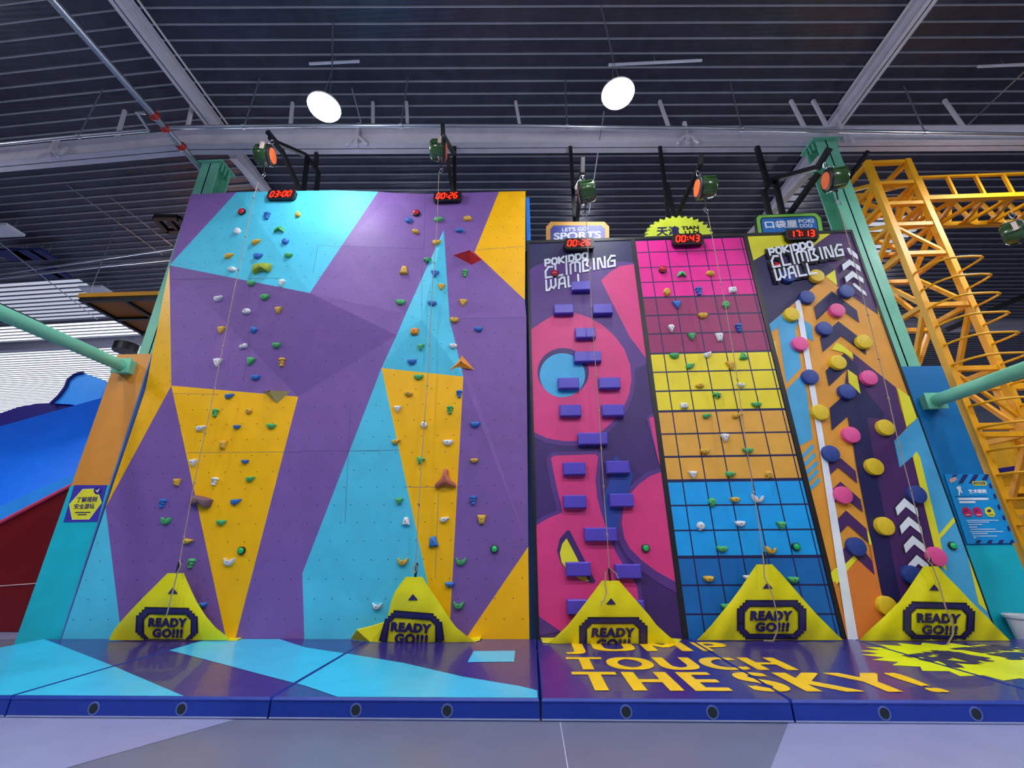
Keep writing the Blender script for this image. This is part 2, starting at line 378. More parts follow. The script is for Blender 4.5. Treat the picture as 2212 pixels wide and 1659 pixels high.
FC = [('A B F', purple), ('B T G', cyan), ('B G F', cyan), ('T C G', cyan), ('C U S1', purple), ('S1 U S2', purple), ('U J S2', purple), ('U C2 J', purple),
      ('S1 S2 e1', purple), ('S1 e1 G', purple), ('S2 J e1', purple), ('G e1 e2', purple), ('G e2 N', purple), ('N e2 L', purple), ('N L c1', purple), ('N c1 kR', purple), ('c1 b2 kR', purple),
      ('J Km Q2', cyan), ('J Q2 e1', cyan), ('e1 Q2 e2', cyan), ('e2 Q2 L', cyan), ('Q2 Km K', cyan), ('Q2 K L', cyan),
      ('L K y2r', yellow), ('L y2r y2l', yellow), ('L y2l c1', cyan), ('c1 y2l b2', cyan), ('C2 D H', purple), ('C2 H J', purple), ('D E H', yellow), ('E I H', yellow),
      ('J H Km', purple), ('H I Km', purple), ('I R1 Km', purple), ('Km R1 Wp', purple), ('Km Wp K', purple), ('K Wp y3', purple), ('K y3 y2r', purple), ('Wp br y3', yellow),
      ('F M eL', yellow), ('eL M P', yellow), ('P M kL', purple), ('P kL Q', purple), ('P Q Wl', cyan), ('M N kR', yellow), ('M kR kL', yellow), ('F G N', purple), ('F N M', purple)]
FT = [([V3[n] for n in f.split()], mt) for f, mt in FC]
def hit_facet(px, py):
    d = ray(px, py); best = None
    for (a, b, c), mt in FT:
        n = (b-a).cross(c-a)
        if abs(n.dot(d)) < 1e-9: continue
        t = (a-EYE).dot(n)/n.dot(d); p = EYE+d*t
        n.normalize()
        if n.y > 0: n = -n
        ok = all(((v-u).cross(p-u)).dot((b-a).cross(c-a)) >= -1e-3 for u, v in ((a, b), (b, c), (c, a)))
        if ok and (best is None or t < best[0]): best = (t, p, n)
    return (best[1], best[2]) if best else (onY(px, py, WY), Vector((0, -1, 0)))
def facet_at(X, Z):
    for (a, b, c), mt in FT:
        d = (b.x-a.x)*(c.z-a.z)-(c.x-a.x)*(b.z-a.z)
        if abs(d) < 1e-9: continue
        u = ((X-a.x)*(c.z-a.z)-(c.x-a.x)*(Z-a.z))/d; v = ((b.x-a.x)*(Z-a.z)-(X-a.x)*(b.z-a.z))/d
        if u > .02 and v > .02 and u+v < .98:
            n = (b-a).cross(c-a).normalized()
            if n.y > 0: n = -n
            return a+(b-a)*u+(c-a)*v, n
    return None
fw = empty('faceted_climbing_wall', (-3.1, WY, MZ), label='large faceted climbing wall of purple, cyan and yellow triangles, left of the black frame', cat='climbing wall')
q = MB()
for tri, mt in FT:
    n = (tri[1]-tri[0]).cross(tri[2]-tri[0])
    if n.y > 0: tri = [tri[0], tri[2], tri[1]]
    q.add(tri, [(0, 1, 2)], mt)
q.build('climbing_face', parent=fw, fix=False)
q = MB()      # the timber box behind the face
edge = [V3[k] for k in ('Wl', 'P', 'eL', 'F', 'A', 'B', 'T', 'C', 'U', 'C2', 'D', 'E')]+[Vector((.045, WY, 6.9)), Vector((.045, WY, 0.1))]
back = [Vector((p.x, 6.58, p.z)) for p in edge]; n = len(edge)
q.add(edge+back, [(i, (i+1) % n, n+(i+1) % n, n+i) for i in range(n-1)], ply)
q.poly(back, ply); q.build('timber_box', parent=fw, fix=False)
q = MB(); q.box((.02, 6.4, 6.3), (.12, 6.6, 7.55), M('blue_side_board', '#1E78D8', .5)); q.build('side_board', parent=fw)
q = MB(); nutm = M('bolt_hole', '#1c1a2c', .6)
for i in range(27):
    for j in range(30):
        X = -6.3+i*.247+(.12 if j % 2 else 0); Z = .38+j*.246
        h = facet_at(X, Z)
        if not h: continue
        p, nn = h; p = p+nn*.0015; a = nn.orthogonal().normalized(); b = nn.cross(a)
        q.add([p+(a*math.cos(t)+b*math.sin(t))*.008 for t in [k*math.pi/3 for k in range(6)]], [tuple(range(6))], nutm)
q.build('bolt_holes', parent=fw, kind='stuff')
q = MB()
def fl(pts, w=.005):
    for (a, b) in zip(pts[:-1], pts[1:]):
        N = 6; prev = None
        for i in range(N+1):
            t = i/N; x = a[0]+(b[0]-a[0])*t; y = a[1]+(b[1]-a[1])*t
            p, nn = hit_facet(x, y); p = p+nn*.0012
            if prev is not None:
                d = (p-prev).normalized(); s = d.cross(nn)*w/2
                q.add([prev-s, prev+s, p+s, p-s], [(0, 1, 2, 3)], seamd)
            prev = p
for l in ([(687, 530), (738, 533)], [(740, 531), (918, 538)], [(918, 420), (916, 538)], [(366, 603), (720, 600)], [(371, 850), (470, 852)], [(405, 978), (655, 976)],
          [(655, 974), (820, 974)], [(768, 974), (862, 972)], [(872, 1052), (997, 1052)], [(911, 570), (911, 688)], [(975, 688), (1136, 686)], [(1030, 540), (1132, 532)], [(757, 880), (745, 1130)], [(1115, 1182), (1141, 1180)],
          [(947, 1065), (940, 1250)], [(687, 530), (676, 590)]): fl(l)
q.build('panel_seams', parent=fw, fix=False)

# ------------------------------------------------------------------ flat climbing walls
def clip(poly, x0, x1, z0, z1):
    for ax, lim, sg in ((0, x0, 1), (0, x1, -1), (1, z0, 1), (1, z1, -1)):
        out = []; n = len(poly)
        for i in range(n):
            a, b = poly[i], poly[(i+1) % n]; da = (a[ax]-lim)*sg; db = (b[ax]-lim)*sg
            if da >= 0: out.append(a)
            if (da >= 0) != (db >= 0):
                t = da/(da-db); out.append((a[0]+(b[0]-a[0])*t, a[1]+(b[1]-a[1])*t))
        poly = out
        if not poly: return []
    return poly
class Panel:
    def __init__(s, name, x0, x1, z1, base, lab):
        s.x0, s.x1, s.z1 = x0, x1, z1; s.k = 0
        s.root = empty(name, ((x0+x1)/2, WY, MZ), label=lab, cat='climbing wall')
        s.mb = MB(); s.mb.box((x0, WY, .03), (x1, WY+.12, z1), base)
        q = MB(); w = .035
        q.box((x0-.005, WY-.012, .03), (x0+w, WY+.13, z1+.02), black); q.box((x1-w, WY-.0121, .03), (x1+.005, WY+.13, z1+.02), black); q.box((x0+w, WY-.012, z1-.04), (x1-w, WY+.13, z1+.02), black)
        q.build('black_frame', parent=s.root)
    def xz(s, pts, mt, k=None):
        s.k += 1; k = k if k is not None else s.k; c = clip(pts, s.x0+.02, s.x1-.02, .04, s.z1-.02)
        if len(c) > 2: s.mb.poly([(x, WY-.0005-.0005*k, z) for x, z in c], mt)
    def px(s, pts, mt, k=None):
        w = [onY(x, y, WY) for x, y in pts]; s.xz([(p.x, p.z) for p in w], mt, k)
    def f(s, dk=1):
        k = s.k+dk; return lambda x, y: onY(x, y, WY-.0005-.0005*k)
    def done(s): return s.mb.build('printed_board', parent=s.root)
def circ(x, y, rx, ry_, n=40, a0=0): return [(x+rx*math.cos(2*math.pi*i/n), y+ry_*math.sin(2*math.pi*i/n)) for i in range(n)]

GL = {'P': [[(0, 0), (0, 1), (.75, 1), (1, .8), (1, .6), (.75, .4), (0, .4)]], 'O': [[(.25, 0), (0, .2), (0, .8), (.25, 1), (.75, 1), (1, .8), (1, .2), (.75, 0), (.25, 0)]],
      'K': [[(0, 0), (0, 1)], [(1, 1), (.1, .45), (1, 0)]], 'I': [[(.5, 0), (.5, 1)]], 'D': [[(0, 0), (0, 1), (.7, 1), (1, .75), (1, .25), (.7, 0), (0, 0)]],
      'C': [[(1, .95), (.45, 1), (0, .6), (0, 0), (.9, .0)]], 'L': [[(0, 1), (0, 0), (.95, 0)]], 'M': [[(0, 0), (0, .85), (.2, 1), (.75, 1), (1, .85), (1, 0)], [(.5, .15), (.5, 1)]],
      'B': [[(0, 0), (0, 1), (.8, 1), (.5, .55), (1, .2), (.8, 0), (0, 0)]], 'N': [[(0, 0), (0, .95), (.3, .95), (.65, .05), (1, .05)], [(1, 0), (1, 1)]], 'G': [[(1, .95), (.5, 1), (0, .55), (0, 0), (.95, 0), (.95, .5), (.5, .5)]],
      'W': [[(0, 1), (0, 0), (.25, 0), (.5, .3), (.75, .1), (1, .35), (1, 1)], [(.5, .95), (.5, .3)]], 'A': [[(0, 0), (.15, .85), (.5, 1), (.85, 1), (.95, 0)], [(.2, .4), (.9, .4)]]}
def logo(pan, conv, mt, t, grow=0):
    """letters as strokes in the frame of the first logo; conv maps to wall x, z"""
    def word(s, ox, oy, w, h, gap, k):
        x = ox
        for ch in s:
            cw = w*(.25 if ch == 'I' else 1.35 if ch in 'MW' else 1)
            for st in GL[ch]:
                P = []
                for u, v in st:
                    if ch == 'I': u = .5
                    lx = x+u*cw; P.append((lx + v*h*-.05, oy-(lx-ox)*.175-v*h))
                for a, b in zip(P[:-1], P[1:]):
                    dx, dy = b[0]-a[0], b[1]-a[1]; L = math.hypot(dx, dy) or 1; tt = t/2+grow
                    ux, uy = dx/L*tt*.98, dy/L*tt*.98; nx, ny = -dy/L*tt, dx/L*tt
                    pan.xz([conv(a[0]-ux+nx, a[1]-uy+ny), conv(b[0]+ux+nx, b[1]+uy+ny), conv(b[0]+ux-nx, b[1]+uy-ny), conv(a[0]-ux-nx, a[1]-uy-ny)], mt, k+.16*cnt_[0]); cnt_[0] += 1
            x += cw+gap
    k = pan.k+1; cnt_ = [0]
    word('POKIDDO', 200, 1262, 42, 50, 19, k)
    word('CLIMBING', 203, 1372, 62, 92, 28, k)
    word('WALL', 210, 1485, 62, 88, 26, k)
    pan.k += 2+int(.16*cnt_[0])
def conv1(x, y):
    p = onY(1130+x/4.1475, 270+y/4.1475, WY); return (p.x, p.z)

# pink wall
pw = Panel('pink_climbing_wall', .05, 1.96, 6.47, pk_bg, 'dark purple climbing wall with pink shapes and padded blocks, right of the faceted wall')
pw.px(C(1130, 270, [(30, 1040), (1010, 1030), (1010, 1235), (900, 1225), (220, 1225), (110, 1260), (30, 1320)]), navy)
a = C(1130, 270, [(30, 1320), (110, 1260), (220, 1225), (900, 1225), (1010, 1235)]) + C(1120, 560, [(1150, 940), (1010, 1000), (950, 880), (830, 700), (700, 580), (560, 500), (480, 470), (330, 490), (200, 570), (60, 660)])
pw.px(a, pk_mid)
pw.px(C(1120, 560, [(740, 190), (820, 115), (910, 62), (1035, 45), (1200, 45), (1200, 940), (1140, 885), (1000, 700), (860, 430)]), pk_pink)
head = [(60, 668), (200, 570), (330, 490), (420, 470), (520, 485), (640, 525), (760, 595), (870, 700), (950, 810), (1000, 950), (1012, 1080), (990, 1210), (940, 1330), (860, 1440), (750, 1540), (640, 1600), (520, 1630), (400, 1630), (260, 1605), (60, 1515)]
pw.px(C(1120, 560, [(400+(x-400)*1.06 if x > 60 else 60, 1010+(y-1010)*1.07) for x, y in head]), pk_mid)
pw.px(C(1120, 560, head), pk_pink)
pw.px(C(1120, 560, circ(400, 1012, 230, 216)), pk_bg); pw.px(C(1120, 560, circ(393, 1040, 203, 197)), pk_cyan)
body = [(290, 290), (320, 268), (690, 254), (712, 275), (690, 480), (705, 640), (740, 780), (800, 960), (870, 1130), (960, 1280), (1060, 1430), (1080, 1600), (1060, 2000), (480, 2000), (390, 1850), (120, 1660), (60, 1640), (60, 950), (120, 915), (260, 830), (392, 775), (380, 700), (340, 540)]
big = [(250, 300), (275, 255), (300, 238), (700, 222), (745, 255), (730, 480), (745, 640), (780, 780), (840, 950), (905, 1110), (1000, 1270), (1100, 1430), (1120, 1700), (60, 1900), (60, 920), (110, 880), (240, 800), (345, 760), (330, 700), (290, 540)]
pw.px(C(1120, 920, big), pk_mid); pw.px(C(1120, 920, body), pk_pink)
rp = [(1300, 405), (1180, 450), (1080, 520), (1000, 610), (940, 740), (925, 870), (945, 1000), (1000, 1100), (1100, 1200), (1230, 1300), (1480, 1440), (1480, 405)]
pw.px(C(1120, 920, [(1300, 365), (1150, 415), (1040, 500), (950, 600), (895, 740), (870, 880), (885, 1020), (960, 1150), (1100, 1300), (1250, 1405), (1480, 1530), (1480, 365)]), pk_mid); pw.px(C(1120, 920, rp), pk_pink)
pw.px(C(1120, 920, [(870, 260), (915, 320), (990, 330), (1028, 450), (980, 590), (905, 740), (885, 930), (810, 930), (755, 740), (770, 620), (810, 500), (840, 360)]), pk_blue)
pw.px(C(1120, 560, [(1145, 1430), (1170, 1390), (1215, 1385), (1340, 1385), (1400, 2400), (1280, 1900)]), pk_mid)
pw.px(C(1120, 560, [(1170, 1430), (1190, 1413), (1250, 1413), (1400, 2200), (1250, 1800)]), pk_pink)
pw.px(C(1120, 920, [(345, 1120), (370, 1010), (430, 940), (455, 935), (470, 960), (690, 1395), (670, 1410), (620, 1400), (480, 1340), (380, 1230)]), pk_bg)
pw.px(C(1120, 920, [(370, 1140), (390, 1060), (430, 1008), (470, 1080), (630, 1395), (560, 1380), (440, 1300), (385, 1220)]), vy)
logo(pw, conv1, white, 17)
pw.done()

# grid wall
gw = Panel('grid_climbing_wall', 1.96, 3.95, 6.47, navy, 'colour-banded climbing wall printed with a square grid, between pink and orange walls')
def zrow(y, x=1500): return onY(x, y, WY).z
gline = M('grid_line_purple', '#3A1C78', .5)
bands = [([541, 610.0, 640], None)]
rows = [(517, 541, 'a'), (543, 574, 'a'), (576, 606, 'a'), (608, 638.5, 'a'), (642, 678, 'b'), (681, 718, 'b'), (721, 760, 'b'), (764, 801, 'c'), (804, 842, 'c'), (845.5, 885, 'c'), (890, 935, 'd'), (938.5, 984, 'd'), (988.5, 1035, 'd'),
        (1041.5, 1090, 'e'), (1093.5, 1144, 'e'), (1147.5, 1200, 'e'), (1207, 1262.5, 'f'), (1266.5, 1325, 'f'), (1329, 1385, 'f')]
gm = {'a': M('grid_magenta', '#E41490', .5), 'b': M('grid_plum', '#96235F', .5), 'c': M('grid_yellow', '#E8D21E', .5), 'd': M('grid_orange', '#E0A43E', .5), 'e': M('grid_azure', '#08A0EE', .5), 'f': M('grid_blue', '#0566B4', .5)}
gwid = (3.95-1.96-.07)
xs = [1.995, 2.195, 2.52, 2.845, 3.17, 3.495, 3.735, 3.915]
xs = [1.995] + [2.215+.33*i for i in range(6)] + [3.915]
for ra, rb, c in rows:
    z1, z0 = zrow(ra), zrow(rb)
    for x0, x1 in zip(xs[:-1], xs[1:]):
        gw.xz([(x0+.009, z0), (x1-.009, z0), (x1-.009, z1), (x0+.009, z1)], gm[c], 1)
gw.done()

# orange wall
ow = Panel('orange_climbing_wall', 3.95, 5.82, 6.47, vorange, 'orange and purple climbing wall with chevrons and round discs, rightmost of the walls')
A = lambda pts: C(1480, 560, pts); B = lambda pts: C(1812, 620, pts); D = lambda pts: C(1812, 980, pts); E5 = lambda pts: C(1480, 920, pts); Z = lambda pts: C(1612, 1000, pts, 6.637)
ow.px([(1590, 480), (1802, 480), (1802, 500), (1756, 533), (1745, 527), (1660, 544), (1624, 566), (1600, 580)], vy)
ow.px([(1590, 585), (1624, 565), (1660, 544), (1745, 526), (1760, 532), (1803, 583)] + A([(1255, 158), (1030, 350), (980, 390), (740, 592), (600, 650)]), navy)
ow.px([(1756, 532), (1802, 499), (1802, 480), (1860, 480), (1900, 600), (1897, 680), (1808, 618), (1803, 583), (1792, 575)], vpur)
ow.px([(1880, 596), (1930, 650), (1915, 693), (1897, 680)], vy); ow.px([(1833, 499), (1833, 470), (1860, 490), (1846, 509)], vy)
ow.px(A([(1255, 155), (1340, 95), (1362, 235)]), vy)
ow.px(A([(700, 610), (740, 592), (910, 455), (975, 430), (1015, 560), (985, 630), (1040, 970), (905, 1115), (832, 615), (755, 660), (700, 690)]), vcy)
ow.px(A([(910, 1165), (1050, 1025), (1090, 1200), (1140, 1610), (1010, 1680), (960, 1560)]), vcy)
ow.px(A([(1060, 545), (1130, 590), (1148, 740), (1072, 690)]), vcy)
ow.px(A([(775, 745), (805, 735), (835, 930), (810, 880)]), vy)
for i, (lx, ly, rx, ry2) in enumerate(((1035, 290, 1150, 180), (1050, 365, 1165, 255), (1062, 440, 1185, 330), (1080, 512, 1190, 402), (1100, 582, 1205, 480))):
    ow.px(E5([(lx-20, ly-5), (lx, ly-22), (rx-14, ry2-16), (rx+2, ry2-6), (rx-2, ry2+22), (lx+4, ly+18), (lx-14, ly+34)]), vcy)
# navy chevrons
ow.px(A([(1150, 430), (1310, 288), (1535, 460), (1558, 572), (1325, 400), (1175, 550)]), navy)
ow.px(A([(1205, 705), (1370, 558), (1600, 735), (1620, 860), (1395, 690), (1230, 835)]), navy)
# plum area at the right, navy arrow and trunk on it
ow.px([(1840, 762), (1934, 837), (1943, 876), (1957, 924), (1930, 953), (1942, 1010), (1970, 986), (2017, 1185), (2040, 1260), (2060, 1390), (1930, 1390), (1925, 1282), (1880, 1028), (1860, 890), (1850, 850)], vpur)
ow.px(A([(1255, 1000), (1420, 845)]) + [(1852, 790), (1858, 830), (1909, 893), (1908, 905), (1872, 902), (1892, 1020), (1942, 1282), (1960, 1390), (1921, 1390), (1905, 1293)] + D([(150, 100)]) + A([(1500, 1659), (1450, 1410), (1310, 1535), (1290, 1335), (1465, 1178), (1430, 1110), (1450, 985), (1285, 1140)]), navy)
ow.px(A([(1460, 1110), (1565, 1200), (1450, 985)]), vorange)
ow.px(B([(-70, 560), (-25, 500), (25, 525), (120, 600), (125, 650), (40, 590)]), vy)
ow.px(B([(75, 740), (160, 800), (190, 960), (90, 860)]), vy)
ow.px(B([(515, 903), (760, 1075), (800, 1140), (720, 1160), (600, 1258)]), vy)
ow.px([(1930, 953), (1985, 898), (2010, 910), (2090, 1135), (2160, 1390), (2060, 1390), (2017, 1185), (1970, 986), (1942, 1010)], vcy)
ow.px(B([(655, 1520), (690, 1475)]) + D([(720, 30), (893, 740), (960, 1050), (900, 1000), (850, 850)]), vy)
ow.px(D([(875, 740), (1045, 540), (1065, 575), (890, 775)]), vy)
ow.px(D([(1040, 500), (1068, 575), (1245, 1345), (1330, 1420), (1500, 1659), (1700, 1659), (1400, 1300)]), vy)
# plum chevrons
for pts in ([(1280, 315), (1300, 290), (1390, 292), (1520, 405), (1537, 515), (1365, 370), (1293, 435)], [(1310, 573), (1385, 500), (1565, 660), (1587, 775), (1410, 625), (1335, 690)], [(1358, 835), (1435, 758), (1620, 925), (1640, 1052), (1455, 885), (1380, 962)]):
    ow.px(E5(pts), vpur)
ow.px(Z([(1425, 1555), (1575, 1375), (1830, 1610), (1750, 1150), (1790, 1160), (1900, 1750)]) + [(1905, 1293), (1921, 1390), (1843, 1390)], vorange2)
ow.px(Z([(1715, 960), (1745, 1000), (1790, 1170), (1750, 1170)]), vy)
ow.px(Z([(1370, 1240), (1500, 1110), (1560, 1100), (1795, 1410), (1828, 1605), (1535, 1335), (1400, 1455)]), vpur)
ow.px(Z([(1400, 1455), (1530, 1328), (1578, 1375), (1422, 1558)]), vy)
ow.px(Z([(1200, 1570), (1245, 1525), (1300, 1490), (1325, 1700), (1240, 1780)]), vy)
ow.px([(1780, 1265), (1803, 1255), (1835, 1390), (1815, 1390)], vorange2)
ow.px([(1716.3, 654), (1727, 645.5), (1780, 960)] + [(1853, 1390), (1831, 1390), (1767, 960)], white)
def chev(l, ap, r, rb, inn, lb, f):
    pts = f([l, ap, r, rb, inn, lb]); cx = sum(p[0] for p in pts)/6; cy = sum(p[1] for p in pts)/6
    ow.px([(cx+(x-cx)*1.13, cy+(y-cy)*1.18) for x, y in pts], vdk); ow.px(pts, white)
for dx, dy, s in ((0, 0, 1), (37, 165, 1.02), (73, 335, 1.05), (110, 508, 1.08)):
    g2 = lambda P, dx=dx, dy=dy: D([(x+dx, y+dy) for x, y in P])
    chev((497, 485), (575, 398), (690, 490), (705, 567), (590, 477), (515, 555), g2)
G1 = lambda P: C(1812, 300, P)
chev((22, 1135), (85, 1087), (180, 1150), (188, 1197), (97, 1135), (33, 1187), G1)
chev((46, 1245), (110, 1190), (208, 1258), (215, 1302), (122, 1243), (60, 1293), G1)
ow.px(G1([(62, 985), (82, 983), (157, 1045), (166, 1090), (90, 1040), (72, 1010)]), white)
ow.px(G1([(115, 1305), (130, 1298), (228, 1378), (241, 1415), (200, 1390), (125, 1325)]), white)
dxz = onY(1659.5, 560, WY)-onY(1178, 576, WY)
def conv2(x, y):
    p = onY(1130+x/4.1475, 270+y/4.1475, WY); return (p.x+dxz.x, p.z+dxz.z+.02)
logo(ow, conv2, vdk, 17, 9); logo(ow, conv2, white, 17)
ow.done()

# ------------------------------------------------------------------ climbing holds
HC_ = {'red': '#C81E28', 'green': '#49AA66', 'yellow': '#D8A838', 'white': '#D9DADF', 'blue': '#2C6EC0', 'orange': '#E08A20', 'brown': '#73505A', 'terracotta': '#B8624C', 'olive': '#96A82E', 'beige': '#A89A5C', 'pink': '#E85098', 'dblue': '#1E3C90', 'dyellow': '#E3C01C'}
def hm(c, coat=0): return M('hold_%s' % c, HC_[c], .55 if not coat else .2, bump=.15, bscale=90, coat=coat)
OUT = {'half-moon': [(-1, .75), (-.5, .95), (.5, .95), (1, .75), (.95, .2), (.7, -.4), (.25, -.85), (-.25, -.85), (-.7, -.4), (-.95, .2)],
       'jug': [(-1, .3), (-.8, .8), (0, .85), (.9, .95), (1, .7), (.7, .1), (.3, -.5), (-.3, -.9), (-.8, -.6)],
       'triangular': [(-1, .85), (0, 1), (1, .85), (.9, .5), (.35, -.5), (.1, -1), (-.15, -1), (-.4, -.5), (-.9, .5)],
       'oval': [(math.cos(t)*(1.0), math.sin(t)*(.9+.12*math.cos(t))) for t in [k*math.pi/7 for k in range(14)]],
       'round': [(math.cos(t), math.sin(t)) for t in [k*math.pi/8 for k in range(16)]],
       'cupped': [(-1, 1), (-.75, .95), (-.5, .45), (0, .25), (.5, .35), (.8, .95), (1, .95), (.95, .2), (.6, -.6), (.1, -.95), (-.4, -.85), (-.85, -.2)],
       'tapered': [(-1, 1), (1, 1), (.95, .6), (.55, -.95), (0, -1), (-.5, -.95), (-.9, .6)],
       'comma-shaped': [(-.9, .3), (-.5, .9), (.3, 1), (.9, .6), (1, 0), (.6, -.6), (-.2, -1), (-.6, -.9), (-.4, -.5), (-.85, -.2)],
       'star-shaped': [(-1, .8), (-.3, .6), (.2, 1), (.4, .5), (1, .5), (.5, 0), (.6, -.7), (.1, -.3), (-.4, -1), (-.4, -.1), (-1, 0)],
       'chunky': [(-.9, .7), (-.2, 1), (.6, .8), (1, .1), (.7, -.6), (0, -1), (-.7, -.7), (-1, 0)],
       'teardrop': [(-.9, .5), (-.5, 1), (.5, 1), (1, .5), (.6, -.2), (.2, -1), (-.05, -1), (-.5, -.3)],
       'bean-shaped': [(-1, -.2), (-.6, .5), (0, .5), (.5, 1), (.9, .9), (1, .2), (.6, -.5), (0, -.8), (-.7, -.9)],
       'blocky': [(-1, .8), (-.8, 1), (.9, 1), (1, .7), (1, -.7), (.8, -1), (-.8, -1), (-1, -.7)],
       'three-lobed': [(-.2, .95), (0, 1.05), (.2, .95), (.28, .3), (.5, -.1), (.95, -.5), (1, -.8), (.8, -.95), (.3, -.7), (0, -.62), (-.3, -.7), (-.8, -1), (-1, -.85), (-.95, -.55), (-.5, -.1), (-.28, .3)],
       'long': [(-1, .9), (-.5, 1), (.6, 1), (1, .8), (1, -.4), (.8, -.8), (.4, -.4), (0, -.3), (-.4, -.6), (-.75, -1), (-1, -.6)]}
SZ = {'half-moon': (21, 12), 'jug': (20, 12), 'triangular': (18, 15), 'oval': (18, 12), 'round': (14, 14), 'ribbed': (14, 18), 'cupped': (24, 16), 'tapered': (16, 16), 'comma-shaped': (16, 17), 'star-shaped': (16, 14), 'chunky': (15, 13), 'teardrop': (15, 16), 'bean-shaped': (18, 11), 'blocky': (16, 12), 'three-lobed': (46, 41), 'long': (41, 20), 'button': (14, 14), 'shell-shaped': (21, 14)}
HM = {}
boltm = M('hold_bolt', '#3a3834', .5, .5)
def hold_mesh(shape, colour):
    key = (shape, colour)
    if key in HM: return HM[key]
    q = MB(); mt = hm(colour)
    def blob(o, cx=0, cz=0, sx=1, sz=1, dep=1):
        n = len(o); lev = [(1, 0), (1, .35), (.9, .7), (.66, .95), (.3, 1.02)]; vs = []
        for s, d in lev: vs += [(cx+x*s*sx, -d*dep, cz+(z*s+.12*(1-s))*sz) for x, z in o]
        vs.append((cx, -dep*1.03, cz+.1*sz)); k = len(lev)
        fs = [(i*n+j, i*n+(j+1) % n, (i+1)*n+(j+1) % n, (i+1)*n+j) for i in range(k-1) for j in range(n)]
        fs += [((k-1)*n+j, (k-1)*n+(j+1) % n, k*n) for j in range(n)]
        q.add(vs, fs, mt, True)
    if shape == 'ribbed':
        for i, (cz, w) in enumerate(((.62, 1), (0, .85), (-.6, .6))): blob(OUT['oval'], 0.04*(-1)**i, cz, w, .42, 1-.12*i)
    elif shape == 'shell-shaped':
        blob([(x, z*.8) for x, z in OUT['half-moon']], 0, 0, 1, 1, .6); blob(OUT['cupped'], .1, -.3, .75, .55, 1.1)
    else: blob(OUT[shape])
    o = q.build('climbing_hold_proto'); me = o.data; bpy.data.objects.remove(o)
    me.name = 'climbing_hold'; HM[key] = me; return me
qb = MB(); qb.lathe([(-1.0, 1), (-.9, 1), (0, 1)], boltm, 8, 'y'); ob = qb.build('b'); BOLT = ob.data; bpy.data.objects.remove(ob); BOLT.name = 'bolt'
ORD = ['first', 'second', 'third', 'fourth', 'fifth', 'sixth', 'seventh', 'eighth', 'ninth', 'tenth', 'eleventh', 'twelfth', 'thirteenth', 'fourteenth', 'fifteenth', 'sixteenth', 'seventeenth', 'eighteenth', 'nineteenth', 'twentieth']
def orient(nrm, tilt=0):
    q1 = Vector((0, -1, 0)).rotation_difference(nrm)
    return (q1.to_matrix() @ Matrix.Rotation(R(-tilt), 3, 'Y')).to_euler()
FULL = {'h': 'half-moon', 'j': 'jug', 't': 'triangular', 'o': 'oval', 'r': 'round', 'b': 'ribbed', 'c': 'cupped', 'p': 'tapered', 'k': 'comma-shaped', 's': 'star-shaped', 'n': 'chunky', 'd': 'teardrop', 'e': 'bean-shaped', 'q': 'blocky', '3': 'three-lobed', 'l': 'long', 'u': 'shell-shaped'}
CN = {'g': 'green', 'y': 'yellow', 'w': 'white', 'b': 'blue', 'o': 'orange', 'n': 'brown', 'T': 'terracotta', 'v': 'olive'}
def holds(data, facet, phrase, group, notes={}):
    L = []
    for ln in data.split(';'):
        t = ln.split()
        if not t: continue
        L.append((CN[t[0][0]], FULL[t[0][1]], float(t[1]), float(t[2]), float(t[3]) if len(t) > 3 else 0, float(t[4]) if len(t) > 4 else 1))
    L.sort(key=lambda r: r[3]); cnt = {}; tot = {}
    for r in L: tot[r[0]] = tot.get(r[0], 0)+1
    for c, sh, px, py, tilt, sc in L:
        i = cnt.get(c, 0); cnt[c] = i+1
        p, nn = hit_facet(px, py) if facet else (onY(px, py, WY-.003), Vector((0, -1, 0)))
        w, h = SZ[sh]; dp = depth(p)/FPX*sc; vert = 1.15 if py < 800 else 1.0
        o = bpy.data.objects.new('climbing_hold', hold_mesh(sh, c)); COL.objects.link(o)
        o.location = p; o.rotation_euler = orient(nn, tilt)
        dd = .055 if w < 30 else .1
        o.scale = (w/2*dp, dd, h/2*dp*vert)
        if tot[c] == 1: lab = 'the only %s %s hold %s' % (c, sh, phrase)
        else:
            lab = '%s %s hold, %s %s one from the top %s' % (c, sh, ORD[i], c, phrase) if i < tot[c]-1 else '%s %s hold, lowest %s one %s' % (c, sh, c, phrase)
        tag(o, lab, 'climbing hold', group)
        bt = bpy.data.objects.new('bolt', BOLT); COL.objects.link(bt); bt.parent = o
        bt.scale = (.009/o.scale[0], 1.06, .009/o.scale[2]); bt.location = (.0, 0, .1)
